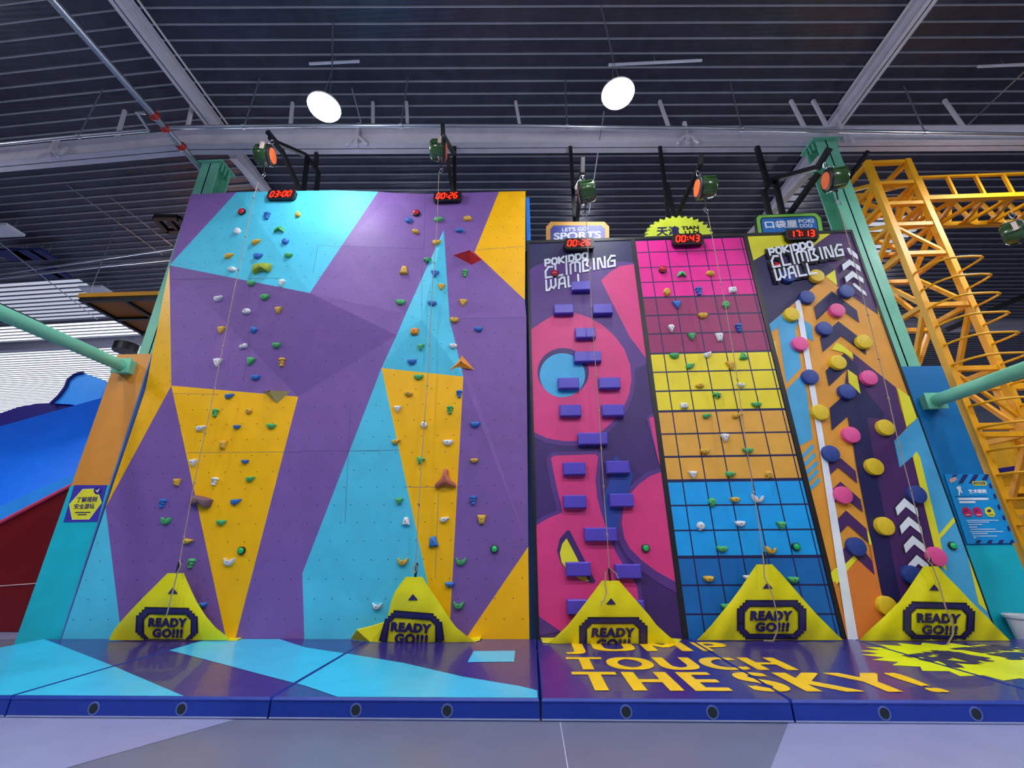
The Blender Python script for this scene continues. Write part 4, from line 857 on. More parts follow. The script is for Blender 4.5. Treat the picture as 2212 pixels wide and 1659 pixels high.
def tarp(outline, yb, yt, flaps, ready, go, frame, tri, strap, lab):
    """outline rows (y, left, right) from the top; yb/yt = depth of foot and head"""
    y0, y1 = outline[0][0], outline[-1][0]
    def dep(x, y):
        t = min(1, max(0, (y-y0)/(y1-y0))); base = yt+(yb-yt)*t
        l, r_ = lr(y); u = (x-l)/max(1, r_-l)
        return base - .07*math.sin(math.pi*t)*math.sin(math.pi*min(1, max(0, u))) - .012*math.sin(x*.11+y*.05)*t
    def lr(y):
        for a, b in zip(outline[:-1], outline[1:]):
            if y <= b[0]:
                t = max(0, (y-a[0])/(b[0]-a[0])); return a[1]+(b[1]-a[1])*t, a[2]+(b[2]-a[2])*t
        return outline[-1][1], outline[-1][2]
    foot = onY((outline[-1][1]+outline[-1][2])/2, y1, yb)
    r = empty('belay_tarpaulin', (foot.x, yb, MZ), label=lab, cat='tarpaulin', group='yellow tarpaulins at the foot of the lanes')
    N, K = 44, 36; vs = []; fs = []
    for side in (0, 1):
        for i in range(K+1):
            y = y0+(y1-y0)*i/K; l, rr = lr(y)
            for j in range(N+1):
                x = l+(rr-l)*j/N; p = onY(x, y, dep(x, y)+side*.012)
                if p.z < MZ+.004: p.z = MZ+.004
                vs.append(p)
    nn = (K+1)*(N+1)
    for i in range(K):
        for j in range(N):
            a = i*(N+1)+j; fs.append((a, a+N+1, a+N+2, a+1)); fs.append((nn+a, nn+a+1, nn+a+N+2, nn+a+N+1))
    ed = [i*(N+1) for i in range(K+1)]+[K*(N+1)+j for j in range(1, N+1)]+[i*(N+1)+N for i in range(K-1, -1, -1)]+[j for j in range(N-1, 0, -1)]
    fs += [(ed[i], ed[(i+1) % len(ed)], nn+ed[(i+1) % len(ed)], nn+ed[i]) for i in range(len(ed))]
    q = MB(); q.add(vs, fs, beltfab, True); sheet = q.build('sheet', parent=r)
    for fpts in flaps:
        q = MB(); P = []
        for x, y, h in fpts:
            g_ = onZ(x, y, MZ+.006+h) if h < .2 else onY(x, y, yb); P.append(g_)
        q.prism(P, (0, .004, .008), beltfab); q.build('folded_corner', parent=r)
    S_ = lambda k: (lambda x, y: onY(x, y, dep(x, y)-.0095-.002*k))
    q = MB()
    def ring(out, inn, mt, k):
        n = len(out); P = [S_(k)(*p) for p in out+inn]
        q.add(P, [(i, (i+1) % n, n+(i+1) % n, n+i) for i in range(n)], mt)
    def lerp(a, b, t): return [(p[0]+(q_[0]-p[0])*t, p[1]+(q_[1]-p[1])*t) for p, q_ in zip(a, b)]
    fo, fi = frame
    def dens(F):
        (tlx, tly, trx, try_, brx, bry, blx, bly), s, n = F
        pts = []
        def cor(cx, cy, sx, sy, flip):
            seg = [(0, n)]
            for i in range(n): seg += [(i, n-i-1) if 0 else (i+0, n-i)] if 0 else [(i+1, n-i), (i+1, n-i-1)]
            c = [(cx+sx*s*a, cy+sy*s*b) for a, b in seg]
            return c[::-1] if flip else c
        pts += cor(tlx, tly, 1, 1, False)
        for t in (.25, .5, .75): pts.append((tlx+n*s+(trx-tlx-2*n*s)*t, tly+(try_-tly)*t))
        pts += cor(trx, try_, -1, 1, True)
        for t in (.33, .66): pts.append((trx+(brx-trx)*t, try_+n*s+(bry-try_-2*n*s)*t))
        pts += cor(brx, bry, -1, -1, False)
        for t in (.25, .5, .75): pts.append((brx-n*s+(blx-brx+2*n*s)*t, bry+(bly-bry)*t))
        pts += cor(blx, bly, 1, -1, True)
        for t in (.33, .66): pts.append((blx+(tlx-blx)*t, bly-n*s+(tly-bly+2*n*s)*t))
        return [(x, min(y, y1-.5)) for x, y in pts]
    o_, i_ = dens((fo, 6, 3)), dens((fi, 3.2, 3))
    ring(o_, i_, tarpbk, 1); ring(lerp(o_, i_, .22), lerp(o_, i_, .78), tarpdk, 2)
    boldtext(q, 'READY', ready, lambda d: S_(2+d), tarpdk, .8, .04, 1.14)
    if go: 
        g2 = [(x, y) for x, y in go[0]]; vsn = len(q.v); boldtext(q, 'GO!!!', g2, lambda d: S_(2+d), tarpdk, .8, .04, 1.14)
        if go[1]:   # the foot of the lettering is folded under: keep only what is above
            keepf, km, ks = [], [], []
            lim = onY(*go[1], yb).z
            for f_, mi, sm in zip(q.f, q.mi, q.sm):
                if min(f_) >= vsn and min(Vector(q.v[i]).z for i in f_) < lim-.02: 
                    for i in f_:
                        v = Vector(q.v[i]); 
                        if v.z < lim: q.v[i] = (v.x, v.y, lim)
                keepf.append(f_)
    tx, ty = tri; q.poly([S_(2)(tx-11, ty+6.5), S_(2)(tx, ty-7), S_(2)(tx+11, ty+6.5)], tarpdk)
    q.build('print', parent=sheet, fix=False)
    q = MB(); (sx0, sy0), (sx1, sy1) = strap
    q.bar(onY(sx0, sy0, yt-.02), onY(sx1, sy1, yt), .03, black, .012); q.build('strap', parent=r)
    return r
fq = lambda x0, y0, x1, y1: (x0, y0, x1, y0, x1, y1, x0, y1)
tarp([(1238, 362, 397), (1250, 350, 402), (1275, 325, 413), (1300, 300, 425), (1330, 272, 444), (1355, 250, 465), (1372, 240, 487), (1383, 236, 500)], 6.2, 6.1, [[(484, 1376, 0), (522, 1379, 0), (512, 1384, 0), (492, 1384, 0)]],
     [(322, 1335), (404, 1336), (402, 1355), (320, 1353)], ([(331, 1358), (395, 1359), (393, 1378), (329, 1376)], None), ((294, 1311, 427, 1313, 428, 1386, 292, 1384), (311, 1327, 412, 1328, 411, 1381, 311, 1380)), (373, 1276), ((388, 1212), (382, 1238)), 'yellow READY GO tarpaulin in front of the left lane')
tarp([(1246, 877, 913), (1260, 866, 921), (1280, 852, 934), (1300, 845, 948), (1330, 838, 967), (1355, 831, 985), (1375, 826, 1010), (1388, 815, 1030)], 6.13, 6.0, [[(757, 1380, 0), (771, 1361, 1), (800, 1354, 1), (826, 1346, 1), (838, 1342, 1), (830, 1386, 0), (800, 1387, 0)], [(1004, 1374, 0), (1041, 1374, .02), (1036, 1384, 0), (1015, 1386, 0)]],
     [(846, 1344), (932, 1349), (929, 1368), (844, 1363)], ([(854, 1368), (924, 1372), (922, 1394), (852, 1390)], (880, 1387)), ((832, 1318, 955, 1325, 960, 1402, 818, 1402), (842, 1334, 940, 1340, 940, 1400, 836, 1400)), (892, 1290), ((901, 1216), (897, 1246)), 'yellow READY GO tarpaulin with a crumpled left corner, in front of the second lane')
tarp([(1254, 1300, 1337), (1275, 1285, 1355), (1300, 1266, 1377), (1330, 1243, 1403), (1350, 1227, 1418), (1370, 1206, 1440), (1380, 1195, 1452), (1391, 1182, 1465)], 6.05, 5.9, [[(1168, 1379, 0), (1205, 1379, 0), (1192, 1389, 0), (1172, 1388, 0)], [(1450, 1380, 0), (1472, 1382, .01), (1464, 1390, 0), (1452, 1389, 0)]],
     [(1280, 1357), (1371, 1357), (1370, 1377), (1278, 1376)], ([(1290, 1381), (1362, 1381), (1361, 1401), (1289, 1401)], (1320, 1390.5)), (fq(1251, 1333, 1399, 1412), fq(1268, 1348, 1380, 1410)), (1320, 1299), ((1315, 1228), (1318, 1254)), 'yellow READY GO tarpaulin in front of the pink wall')
tarp([(1219, 1634, 1668), (1240, 1620, 1688), (1270, 1600, 1714), (1300, 1578, 1740), (1330, 1553, 1767), (1350, 1537, 1787), (1365, 1523, 1802), (1383, 1505, 1822)], 6.22, 6.1, [],
     [(1622, 1320), (1712, 1320), (1710, 1340), (1621, 1340)], ([(1633, 1345), (1705, 1345), (1703, 1364), (1633, 1364)], None), (fq(1592, 1296, 1742, 1381), fq(1609, 1311, 1724, 1369)), (1658, 1265), ((1650, 1192), (1651, 1219)), 'yellow READY GO tarpaulin in front of the grid wall')
tarp([(1223, 1995, 2026), (1245, 1980, 2045), (1275, 1960, 2075), (1300, 1942, 2098), (1330, 1912, 2130), (1350, 1890, 2148), (1370, 1868, 2168), (1384, 1856, 2182)], 6.22, 6.1, [],
     [(1981, 1325), (2076, 1327), (2073, 1347), (1982, 1345)], ([(1993, 1351), (2069, 1352), (2067, 1371), (1992, 1370)], None), ((1951, 1299, 2107, 1302, 2105, 1382, 1950, 1381), (1969, 1315, 2088, 1317, 2086, 1373, 1969, 1371)), (2018, 1269), ((2008, 1205), (2010, 1223)), 'yellow READY GO tarpaulin in front of the orange wall')

# ------------------------------------------------------------------ mats
mpur = M('mat_purple_vinyl', '#33267A', .3, coat=.25, bump=.35, bscale=3.2, var=.06); mblue = M('mat_blue_side', '#12359C', .38, bump=.2, bscale=5)
mcy = M('mat_cyan_vinyl', '#3CC4EE', .34, coat=.15, bump=.3, bscale=3.2); myel = M('mat_yellow_print', '#F6C81A', .4); ventm = M('vent_mesh', '#15232c', .8); ventr = M('vent_ring', '#5A6CB8', .4)
mlime = M('mat_lime_print', '#E6F012', .4)
YF, YK = 4.06, 6.34
def matpad(x0, x1, lab, vents, art):
    g = .008; r = empty('crash_mat', ((x0+x1)/2, (YF+YK)/2, 0), label=lab, cat='crash mat', group='crash mats at the foot of the walls')
    x0, x1 = x0+g, x1-g; b = .02; q = MB()
    N = 14
    q.box((x0, YF, 0), (x1, YK, MZ-b), mblue)
    vs = [(x0, YF, MZ-b), (x1, YF, MZ-b), (x1, YK, MZ-b), (x0, YK, MZ-b), (x0+b*.6, YF+b*.6, MZ), (x1-b*.6, YF+b*.6, MZ), (x1-b*.6, YK-.005, MZ), (x0+b*.6, YK-.005, MZ)]
    q.add(vs, [(0, 1, 5, 4), (1, 2, 6, 5), (2, 3, 7, 6), (3, 0, 4, 7)], mblue); q.add(vs[4:], [(0, 1, 2, 3)], mpur)
    q.bar((x0, YF-.002, MZ-b), (x1, YF-.002, MZ-b), .006, mblue); q.bar((x0, YF-.002, .012), (x1, YF-.002, .012), .004, M('mat_pale_welt', '#9AA4C8', .5), .01)
    pad = q.build('pad', parent=r)
    q = MB()
    for pts, mt, k in art:
        c = clip(pts, x0+.012, x1-.012, YF+.012, YK-.005)
        if len(c) > 2: q.poly([(x, y, MZ+.0012+.0008*k) for x, y in c], mt)
    if art: q.build('coloured_print', parent=pad, fix=False)
    for vx in vents:
        q = MB(); q.lathe([(YF-.004, .048), (YF+.004, .048)], ventr, 24, 'y', (vx, 0, .068)); q.lathe([(YF-.006, .036), (YF+.002, .036)], ventm, 24, 'y', (vx, 0, .068)); q.build('air_vent', parent=r)
    return r
MP = lambda pts: [(onZ(x, y, MZ).x, onZ(x, y, MZ).y) for x, y in pts]
cyA = MP([(0, 1398), (94, 1380), (237, 1436), (413, 1511), (25, 1511), (-400, 1511), (-400, 1440)])
cyB = MP([(365, 1405), (400, 1392), (436, 1385), (480, 1376), (560, 1376), (604, 1381), (660, 1399), (760, 1414), (870, 1432), (1000, 1462), (1120, 1482), (1166, 1493), (1166, 1511), (745, 1511), (660, 1482), (560, 1456), (440, 1424)])
sq = MP([(1010, 1431), (1023, 1407), (1113, 1406), (1110, 1430)])
vx = lambda px: onY(px, 1533, YF).x
star = []; cxs, cys = 4.72, 5.3
for i in range(48):
    t = 2*math.pi*i/48; k = 1.0 if i % 2 == 0 else .84
    star.append((cxs+1.2*k*math.cos(t), cys+.83*k*math.sin(t)))
LT = {}
def words(q, x0, x1, f=None):
    pass
matpad(-6.62, -4.35, 'leftmost crash mat, mostly cyan on top, cut by the photo edge', [], [(cyA, mcy, 1)])
matpad(-4.35, -2.14, 'crash mat with cyan and purple bands, in front of the left lane tarpaulin', [vx(202), vx(392)], [(cyA, mcy, 1), (cyB, mcy, 1)])
matpad(-2.14, .05, 'crash mat with a small cyan rectangle, in front of the second lane', [vx(769), vx(966)], [(cyB, mcy, 1), (sq, mcy, 2)])
mD = matpad(.05, 2.0, 'purple crash mat with yellow lettering, in front of the pink wall', [vx(1352), vx(1538)], [])
mE = matpad(2.0, 4.05, 'purple crash mat with the lettering end and starburst tips, in front of the grid wall', [vx(1908), vx(2105)], [(star, mlime, 1)])
mF = matpad(4.05, 6.3, 'rightmost crash mat with most of the lime starburst', [], [(star, mlime, 1)])
# the lettering runs over two mats: each letter is cut at the seam and given to its own mat
def mattext(words_, mt):
    parts = {0: MB(), 1: MB(), 2: MB()}
    for body, quad, off, sp_ in words_:
        vs, fs = glyphs(body, off, 1, sp_); tl, tr, br, bl = quad; W = []
        for u, v in vs:
            W.append(((tl[0]*(1-u)+tr[0]*u)*v+(bl[0]*(1-u)+br[0]*u)*(1-v), (tl[1]*(1-u)+tr[1]*u)*v+(bl[1]*(1-u)+br[1]*u)*(1-v)))
        for f_, (n_, (ex, ey)) in [(f, e) for f in fs for e in enumerate(((0, 0), (-.028, -.012), (.028, .012), (-.028, .012), (.028, -.012), (-.014, 0), (.014, 0)))]:
            P = [(W[i][0]+ex, W[i][1]+ey) for i in f_]
            for k, (a, b) in enumerate(((.07, 1.985), (2.015, 4.035), (4.065, 6.28))):
                c = clip(P, a, b, YF+.02, YK-.01)
                if len(c) > 2: parts[k].poly([(x, y, MZ+.003+n_*.0003) for x, y in c], mt)
    for k, r in ((0, mD), (1, mE), (2, mF)):
        if parts[k].f: parts[k].build('lettering', parent=r, fix=False)
mattext([('JUMP', rectq(.4, 6.12, 2.28, 5.53), .0, 1.16), ('TOUCH', rectq(.38, 5.37, 2.52, 4.9), .0, 1.16), ('THE', rectq(.39, 4.8, 1.62, 4.27), .0, 1.16), ('SKY!', rectq(1.86, 4.8, 3.36, 4.26), .0, 1.16)], myel)
mattext([('天津', [(4.1, 5.05), (4.75, 5.35), (4.6, 5.8), (3.95, 5.5)][3:4]+[(4.62, 5.75), (4.78, 5.3), (4.1, 4.98)], .03, 1), ('TIAN', [(4.78, 5.8), (5.45, 6.0), (5.52, 5.78), (4.86, 5.58)], .04, 1), ('JIN', [(4.86, 5.52), (5.5, 5.72), (5.57, 5.5), (4.94, 5.3)], .04, 1)], M('mat_dark_print', '#2A2660', .4))

# ------------------------------------------------------------------ column wraps and safety signs
worange = M('wrap_orange', '#DC9038', .45, bump=.03); wteal = M('wrap_teal', '#14B8CC', .42, bump=.03); wblue = M('wrap_blue', '#0872B4', .4, bump=.05)
r = empty('padded_column_wrap', (-6.75, 6.7, 0), label='orange and teal padding boxed around the foot of the left green column', cat='column padding')
q = MB(); q.box((-7.06, 6.4, 2.2), (-6.44, 7.05, 4.42), worange); q.build('upper_pad', parent=r)
q = MB(); q.box((-7.07, 6.395, 0), (-6.44, 7.05, 2.2), wteal); q.build('lower_pad', parent=r)
q = MB(); q.box((-6.44, 6.39, 0), (-6.42, 6.56, 4.4), ply); q.build('edge_board', parent=r)
xr_ = onY(2034, 790, 6.75).x; zr_ = onY(2034, 790, 6.75).z
r = empty('padded_column_wrap', (6.3, 6.9, 0), label='blue and teal padding boxed around the foot of the right green column', cat='column padding')
q = MB(); q.box((5.88, 6.75, 1.24), (xr_, 7.3, zr_), wblue); q.build('upper_pad', parent=r)
q = MB(); q.box((5.88, 6.745, 0), (xr_+.01, 7.3, 1.24), wteal); q.build('lower_pad', parent=r)
Y = 6.39
r = empty('safety_sign', (-6.75, Y, 1.93), label='violet sign with a yellow hexagon and Chinese characters on the left column padding', cat='sign')
q = MB(); q.prism([onY(x, y, Y) for x, y in ((160, 1048), (231, 1048), (210, 1127), (137, 1128))], (0, .008, 0), M('sign_violet', '#4038A8', .4)); q.build('board', parent=r)
hx = C(0, 740, [(740, 1312), (870, 1308), (912, 1435), (800, 1585), (645, 1588), (618, 1450)])
cxh = sum(p[0] for p in hx)/6; cyh = sum(p[1] for p in hx)/6
q = MB(); poly2(q, hx, 1, Y, M('sign_pale', '#E8EDB0', .5)); poly2(q, [(cxh+(x-cxh)*.96, cyh+(y-cyh)*.96) for x, y in hx], 2, Y, vy)
ink = M('sign_ink', '#2A2460', .5)
boldtext(q, '了解规则', C(0, 740, [(692, 1385), (874, 1380), (862, 1428), (686, 1432)]), lambda d: lay(3+d, Y), ink, .4); boldtext(q, '安全游玩', C(0, 740, [(668, 1445), (850, 1440), (842, 1488), (662, 1492)]), lambda d: lay(3+d, Y), ink, .4)
for y, a, b in ((1522, 672, 812), (1542, 695, 778)): poly2(q, C(0, 740, [(a, y-4), (b, y-6), (b-2, y+4), (a-2, y+6)]), 3, Y, ink)
q.poly([onY(x, y, Y-.006) for x, y in C(0, 740, circ(872, 1328, 33, 33, 20))], M('sign_tick_disc', '#30207C', .4))
poly2(q, C(0, 740, [(855, 1325), (862, 1318), (870, 1330), (885, 1308), (893, 1313), (872, 1345)]), 6, Y, white); q.build('print', parent=r, fix=False)
Y = 6.735
r = empty('rules_sign', (6.3, Y, 1.75), label='bright blue rules sign with striped border and hexagon icons on the right column padding', cat='sign')
q = MB(); q.prism([onY(x, y, Y) for x, y in ((2040, 1024), (2134, 1024), (2196, 1173), (2090, 1175))], (0, .008, 0), M('sign_azure', '#0E94DC', .45)); q.build('board', parent=r)
T = lambda pts: C(2000, 1000, pts, 6.91)
q = MB(); snv = M('sign_stripe_navy', '#22286A', .5)
for p in ([(410, 175), (480, 175), (430, 220), (390, 220)], [(560, 172), (640, 172), (550, 305), (482, 305)], [(720, 172), (795, 172), (745, 250), (700, 305), (637, 305)], [(885, 170), (945, 170), (910, 260), (830, 255)],
          [(770, 1150), (838, 1150), (800, 1200), (735, 1200)], [(940, 1150), (1003, 1150), (975, 1200), (905, 1200)], [(1105, 1150), (1175, 1150), (1140, 1198), (1073, 1198)], [(1270, 1148), (1300, 1148), (1325, 1198), (1250, 1198)]): poly2(q, T(p), 1, Y, snv)
for x, y in ((965, 345), (1030, 500), (1090, 660), (1165, 820), (1235, 980)): poly2(q, T([(x-25, y-30), (x, y-45), (x+28, y+10), (x+20, y+45), (x-8, y+30)]), 1, Y, snv)
poly2(q, T([(690, 275), (890, 272), (912, 300), (900, 338), (715, 338), (695, 300)]), 2, Y, vy); poly2(q, T([(706, 285), (880, 283), (895, 322), (720, 324)]), 3, Y, snv)
text(q, '温馨提示', T([(722, 292), (870, 290), (880, 316), (730, 318)]), lay(4, Y), vy, .0)
boldtext(q, '艺术攀爬', T([(628, 398), (895, 392), (912, 450), (650, 455)]), lambda d: lay(2+d, Y), white, .5)
poly2(q, T([(430, 497), (915, 490), (918, 496), (432, 504)]), 2, Y, snv)
poly2(q, T([(470, 350), (520, 345), (525, 395), (552, 450), (535, 455), (515, 420), (505, 485), (488, 485), (485, 410), (452, 372)]), 2, Y, white)
poly2(q, T([(360, 235), (435, 205), (470, 240), (430, 275), (375, 300), (350, 265)]), 2, Y, M('sign_hand_pink', '#E0A8A0', .5))
def bar_(x0, x1, y, h=7): poly2(q, T([(x0, y-h), (x1, y-h-2), (x1+8, y+h-2), (x0+8, y+h)]), 2, Y, white)
for a in ((478, 930, 538, 16), (495, 735, 586, 15), (608, 1080, 856, 5), (620, 940, 884, 5), (632, 840, 920, 5), (645, 765, 958, 6), (660, 1040, 990, 5), (662, 1150, 1026, 5), (685, 920, 1056, 5), (700, 1060, 1092, 5), (712, 745, 1118, 5)): bar_(*a)
for cx_, mt in ((615, M('sign_crimson', '#C81E5C', .5)), (775, M('sign_crimson', '#C81E5C', .5)), (955, vy)):
    hxp = [(cx_-75, 680), (cx_-10, 650), (cx_+55, 700), (cx_+82, 770), (cx_+60, 805), (cx_-20, 800), (cx_-72, 740)]; poly2(q, T(hxp), 2, Y, mt)
    poly2(q, T([(cx_-20, 770), (cx_+55, 768), (cx_+58, 778), (cx_-15, 780)]), 3, Y, white if mt is not vy else snv)
    poly2(q, T(circ(cx_-20 if mt is not vy else cx_-10, 715, 32, 24, 12)), 3, Y, M('sign_violet_icon', '#8A1E70', .5) if mt is not vy else snv)
q.build('print', parent=r, fix=False)

# green tubes running toward the viewer
def gtube(x, z, Yw, lab):
    r = empty('guard_tube', (x, Yw, z), label=lab, cat='tube')
    q = MB(); q.tube([(x, Yw-.12, z), (x, -3, z)], .095, greensteel, 20); q.build('tube', parent=r)
    q = MB(); q.box((x-.15, Yw-.14, z-.13), (x+.15, Yw-.12, z+.13), greensteel); q.box((x-.12, Yw-.12, z-.11), (x+.12, Yw, z+.11), greensteel); q.build('flange', parent=r)
gtube(-6.78, 4.15, 6.4, 'mint green tube running from the orange column padding out of the left edge')
gtube(6.42, 3.37, 6.75, 'mint green tube running from the blue column padding out of the right edge')

# white tub
r = empty('plastic_tub', (6.15, 5.95, MZ), label='white plastic tub with a wide rim at the right edge beside the padding', cat='tub')
tx, ty = onY(2178, 1337, 6.53).x+.2, 6.54
q = MB(); q.lathe([(0, .12), (.02, .13), (.34, .165), (.36, .19), (.39, .195), (.39, .17), (.1, .13)], M('white_plastic', '#D8DAE4', .35), 28, 'z', (tx, ty, 0)); q.build('tub_body', parent=r); r.location = (tx, ty, 0)
for ch in r.children: ch.location = (-tx, -ty, 0)

# ------------------------------------------------------------------ inflatable slide at the left
sb = M('inflatable_blue', '#107AFF', .5, bump=.1, bscale=3); slb = M('inflatable_light_blue', '#2A98FF', .5); snav = M('inflatable_navy', '#1C1670', .45); sred = M('inflatable_dark_red', '#70000C', .45); spk = M('inflatable_pink_welt', '#D8406C', .5)
r = empty('inflatable_slide', (-9.6, 8.2, 0), label='big blue and dark red inflatable slide at the left, behind the column padding', cat='inflatable slide')
YS = 7.7
def pr(name, pts, mt, dy=1.2, Y=YS, par=r):
    P = [onY(x, y, Y) for x, y in pts]
    for p in P: p.z = max(p.z, .01)
    q = MB(); q.prism(P, (0, dy, 0), mt); return q.build(name, parent=par)
pr('red_side', [(-160, 1378), (-160, 1215), (0, 1133), (150, 1055), (200, 1028), (190, 1340), (60, 1364), (0, 1373)], sred)
q = MB(); q.tube([onY(x, y, YS-.02) for x, y in ((-160, 1210), (0, 1129), (150, 1051), (200, 1025))], .035, spk, 10); q.tube([onY(x, y, YS-.005) for x, y in ((-160, 1270), (0, 1266), (40, 1263), (110, 1258))], .008, M('pale_seam', '#E0C0C8', .5), 6); q.build('welt', parent=r)
pr('lower_band', [(-160, 1206), (-160, 1166), (0, 1094), (100, 1048), (200, 1010), (200, 1024), (150, 1050), (0, 1127)], slb, 1.0, YS-.04)
rows_ = [((-160, 950), (0, 921), (100, 893), (235, 855), YS-.05), ((-160, 990), (0, 955), (100, 925), (235, 885), YS+.12), ((-160, 1040), (0, 1000), (100, 965), (235, 920), YS+.25), ((-160, 1100), (0, 1050), (100, 1010), (235, 965), YS+.3), ((-160, 1168), (0, 1096), (100, 1050), (235, 997), YS+.1)]
q = MB(); P = [[onY(*a[i], a[4]) for i in range(4)] for a in rows_]
vs = [p for rr in P for p in rr]; fs = [(i*4+j, i*4+j+1, i*4+j+5, i*4+j+4) for i in range(4) for j in range(3)]
q.add(vs, fs, sb, True); vb = [Vector((p.x, 8.9, p.z)) for p in P[0]]; q.add(P[0]+vb, [(0, 1, 5, 4), (1, 2, 6, 5), (2, 3, 7, 6)], sb); q.build('blue_wall', parent=r, fix=False)
pr('navy_band', [(-160, 950), (-160, 915), (0, 893), (40, 879), (80, 872), (130, 869), (170, 874), (205, 862), (225, 856), (200, 866), (100, 893), (0, 921)], snav, .9, YS+.1)
pr('fin', [(112, 871), (128, 856), (143, 836), (150, 820), (162, 811), (180, 806), (200, 812), (228, 825), (222, 846), (211, 869), (190, 876), (176, 878), (150, 873)], slb, .35, YS+.05)
q = MB(); q.tube([onY(x, y, YS+.03) for x, y in ((110, 872), (128, 855), (142, 836), (148, 820), (162, 809), (180, 804))], .03, snav, 8); q.build('fin_edge', parent=r)

# far things at the left
q = MB(); z0 = 7.5; bk = steelblack
q = MB()
r = empty('hanging_canopy', (-11.4, 10.5, 7.5), label='black framed hanging canopy with orange panels, left of the faceted wall', cat='canopy')
q.box((-12.0, 9.4, 7.5), (-9.6, 9.5, 7.66), bk); q.box((-12.0, 12.3, 7.5), (-9.6, 12.4, 7.66), bk)
for x in (-12.0, -10.85, -9.7): q.box((x, 9.5, 7.5), (x+.1, 12.3, 7.62), bk)
for y in (10.4, 11.3): q.box((-12, y, 7.5), (-9.6, y+.1, 7.62), bk)
q.build('frame', parent=r)
for x in (-11.9, -10.75):
    for y in (9.5, 10.5, 11.4):
        q = MB(); q.box((x, y, 7.57), (x+1.05, y+.9, 7.6), M('canopy_orange', '#B86C1C', .6)); q.build('orange_panel', parent=r)
q = MB(); q.box((-12.02, 9.36, 7.6), (-9.58, 9.4, 7.72), M('canopy_yellow_edge', '#E8A020', .5)); q.build('yellow_edge', parent=r)
q = MB()
for x_, y_ in ((-11.9, 9.5), (-9.7, 9.5), (-11.9, 12.3), (-9.7, 12.3)): q = MB(); q.tube([(x_, y_, 7.6), (x_, y_, ZR)], .01, galv, 6); q.build('hanger_wire', parent=r)

for i, (px, py, w, d, mt, lab) in enumerate(((2, 500, .9, .5, white, 'white flat light panel under the roof at the far left edge'), (207, 629, .9, .5, white, 'white flat light panel under the roof, left of the faceted wall'),
        (28, 552, .8, .5, M('baffle_blue', '#14286E', .6), 'dark blue roof baffle, leftmost in the front row'), (62, 552, .8, .5, MATS['baffle_blue'], 'dark blue roof baffle, middle in the front row'), (92, 551, .4, .5, MATS['baffle_blue'], 'small dark blue roof baffle, right end of the front row'), (100, 592, .8, .5, MATS['baffle_blue'], 'dark blue roof baffle, left in the back row'), (126, 592, .4, .5, MATS['baffle_blue'], 'small dark blue roof baffle, right in the back row'))):
    p = onZ(px, py, 10.1); q = MB(); q.box((p.x-w/2, p.y-d/2, 10.1), (p.x+w/2, p.y+d/2, 10.18), mt)
    for sx in (-.4, .4): q.tube([(p.x+sx*w, p.y, 10.15), (p.x+sx*w, p.y, ZR)], .012, galv, 6)
    q.build('light_panel' if i < 2 else 'roof_baffle', origin=p, label=lab, cat='light panel' if i < 2 else 'baffle')
p = onY(272, 752, 11); q = MB(); q.lathe([(-.12, .3), (.12, .3)], black, 20, 'z', p); q.build('roof_fan_drum', origin=p, label='black round drum hanging above the orange column padding', cat='drum')
p1, p2, p3, p4 = [onZ(x, y, 9.3) for x, y in ((335, 470), (385, 470), (412, 496), (362, 500))]
q = MB(); L4 = [p1, p2, p3, p4]
for a, b in zip(L4, L4[1:]+L4[:1]): q.bar(a, b, .12, steelblack)
q.bar((p1+p2)/2, (p3+p4)/2, .1, steelblack); q.build('roof_frame', origin=p1, label='black rectangular frame hanging under the roof beside the faceted wall top', cat='frame')

# ------------------------------------------------------------------ yellow truss tower
ycr = M('crane_yellow', '#EFA806', .5)
XA, XB, YA, YC = 7.22, 8.02, 7.0, 7.8; ZT = 8.76
r = empty('truss_tower', ((XA+XB)/2, 7.4, 0), label='tall yellow lattice tower with ladder hoops, right of the green column', cat='truss tower')
for x, y in ((XA, YA), (XB, YA), (XA, YC), (XB, YC)):
    q = MB(); q.box((x-.055, y-.055, 0), (x+.055, y+.055, ZT), ycr); q.build('post', parent=r)
zl = [8.71, 8.15, 7.62, 7.1, 6.42, 5.3, 4.05, 2.9, 1.7, .5]
for z in zl:
    q = MB(); q.bar((XA, YA, z), (XB, YA, z), .08, ycr); q.bar((XA, YC, z-.1), (XB, YC, z-.1), .08, ycr); q.bar((XA, YA, z), (XA, YC, z), .08, ycr); q.bar((XB, YA, z), (XB, YC, z), .08, ycr); q.build('rung', parent=r)
q = MB()
for i, (a, b) in enumerate(zip(zl[:-1], zl[1:])):
    f = i % 2
    q.bar((XA, YC, b if f else a), (XB, YC, a if f else b), .07, ycr); q.bar((XA, YA, a if f else b), (XA, YC, b if f else a), .07, ycr); q.bar((XB, YA, a if f else b), (XB, YC, b if f else a), .07, ycr)
for a, b in ((7.1, 6.42), (4.05, 5.3)): q.bar((XA, YA, a), (XB, YA, b if a > b else a-.9), .05, ycr)
q.build('diagonals', parent=r)
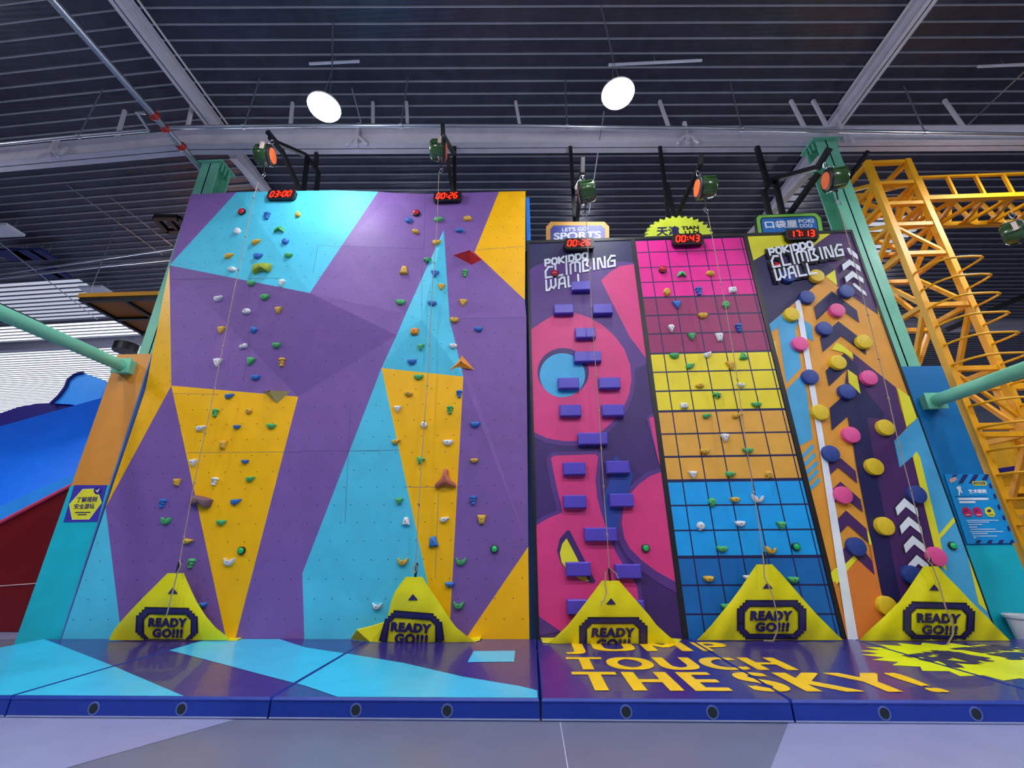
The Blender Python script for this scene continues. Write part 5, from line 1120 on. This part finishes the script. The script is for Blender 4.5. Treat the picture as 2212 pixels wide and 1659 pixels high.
for i in range(16):
    z = 5.95-.37*i
    q = MB(); P = [(XA, YA-.05, z), (XA+.02, YA-.2, z), (XA+.06, YA-.32, z), (XA+.12, YA-.41, z), (XA+.2, YA-.47, z), (XA+.32, YA-.51, z), (XA+.6, YA-.52, z), (XA+.74, YA-.51, z), (XA+.8, YA-.48, z), (XA+.82, YA-.42, z), (XA+.82, YA-.3, z), (XB, YA-.05, z)]
    if z < .4: break
    q.tube(P, .02, ycr, 8); q.build('ladder_hoop', parent=r)
r = empty('truss_jib', (8.5, 7.4, 7.7), label='yellow lattice jib reaching right from the tower out of the photo', cat='truss')
q = MB()
za, zb = 7.72, 7.5
for y, z in ((YA, 7.72), (YC, 8.45), (YC, 7.72)): q.bar((XB+.06, y, z), (12.5, y, z), .1, ycr)
q.bar((XB+.06, YA, 8.28), (12.5, YA, 8.28), .0501, ycr); q.build('chords', parent=r)
q = MB()
for i in range(8):
    x = XB+.1+.55*i
    q.bar((x, YA, 7.72), (x+.28, YC, 7.72), .06, ycr); q.bar((x+.28, YC, 7.72), (x+.55, YA, 7.72), .06, ycr)
    q.bar((x, YC, 7.72), (x+.28, YC, 8.45), .06, ycr); q.bar((x+.28, YC, 8.45), (x+.55, YC, 7.72), .06, ycr); q.bar((x, YA, 7.72), (x, YA, 8.28), .05, ycr)
q.build('lattice', parent=r)
# yellow play tower behind the truss
net = M('yellow_play_net', '#C8940C', .6, bump=.4, bscale=12)
r = empty('play_tower', (9.2, 9, 0), label='yellow netted play tower with purple beams, low at the right edge behind the truss', cat='play tower')
q = MB(); q.box((8.45, 8.4, 0), (10.8, 10.4, 3.2), net); q.build('net_wall', parent=r)
q = MB()
for x in (8.4, 9.3, 10.3): q.box((x, 8.28, 0), (x+.12, 8.4, 4.2), ycr)
for z in (.05, 2.1, 3.3, 4.1): q.box((8.4, 8.26, z), (10.9, 8.38, z+.12), ycr)
q.build('frame', parent=r)
q = MB(); q.bar((8.2, 8.2, 2.45), (10.9, 8.2, 2.8), .08, snav); q.bar((8.2, 8.2, .9), (10.9, 8.2, 1.2), .08, snav); q.build('purple_beam', parent=r)
q = MB(); q.bar(onY(2212, 640, 9.5), onY(2040, 715, 9.5), .12, steelblack); q.build('dark_duct', label='dark slanting beam behind the yellow tower hoops', cat='beam')
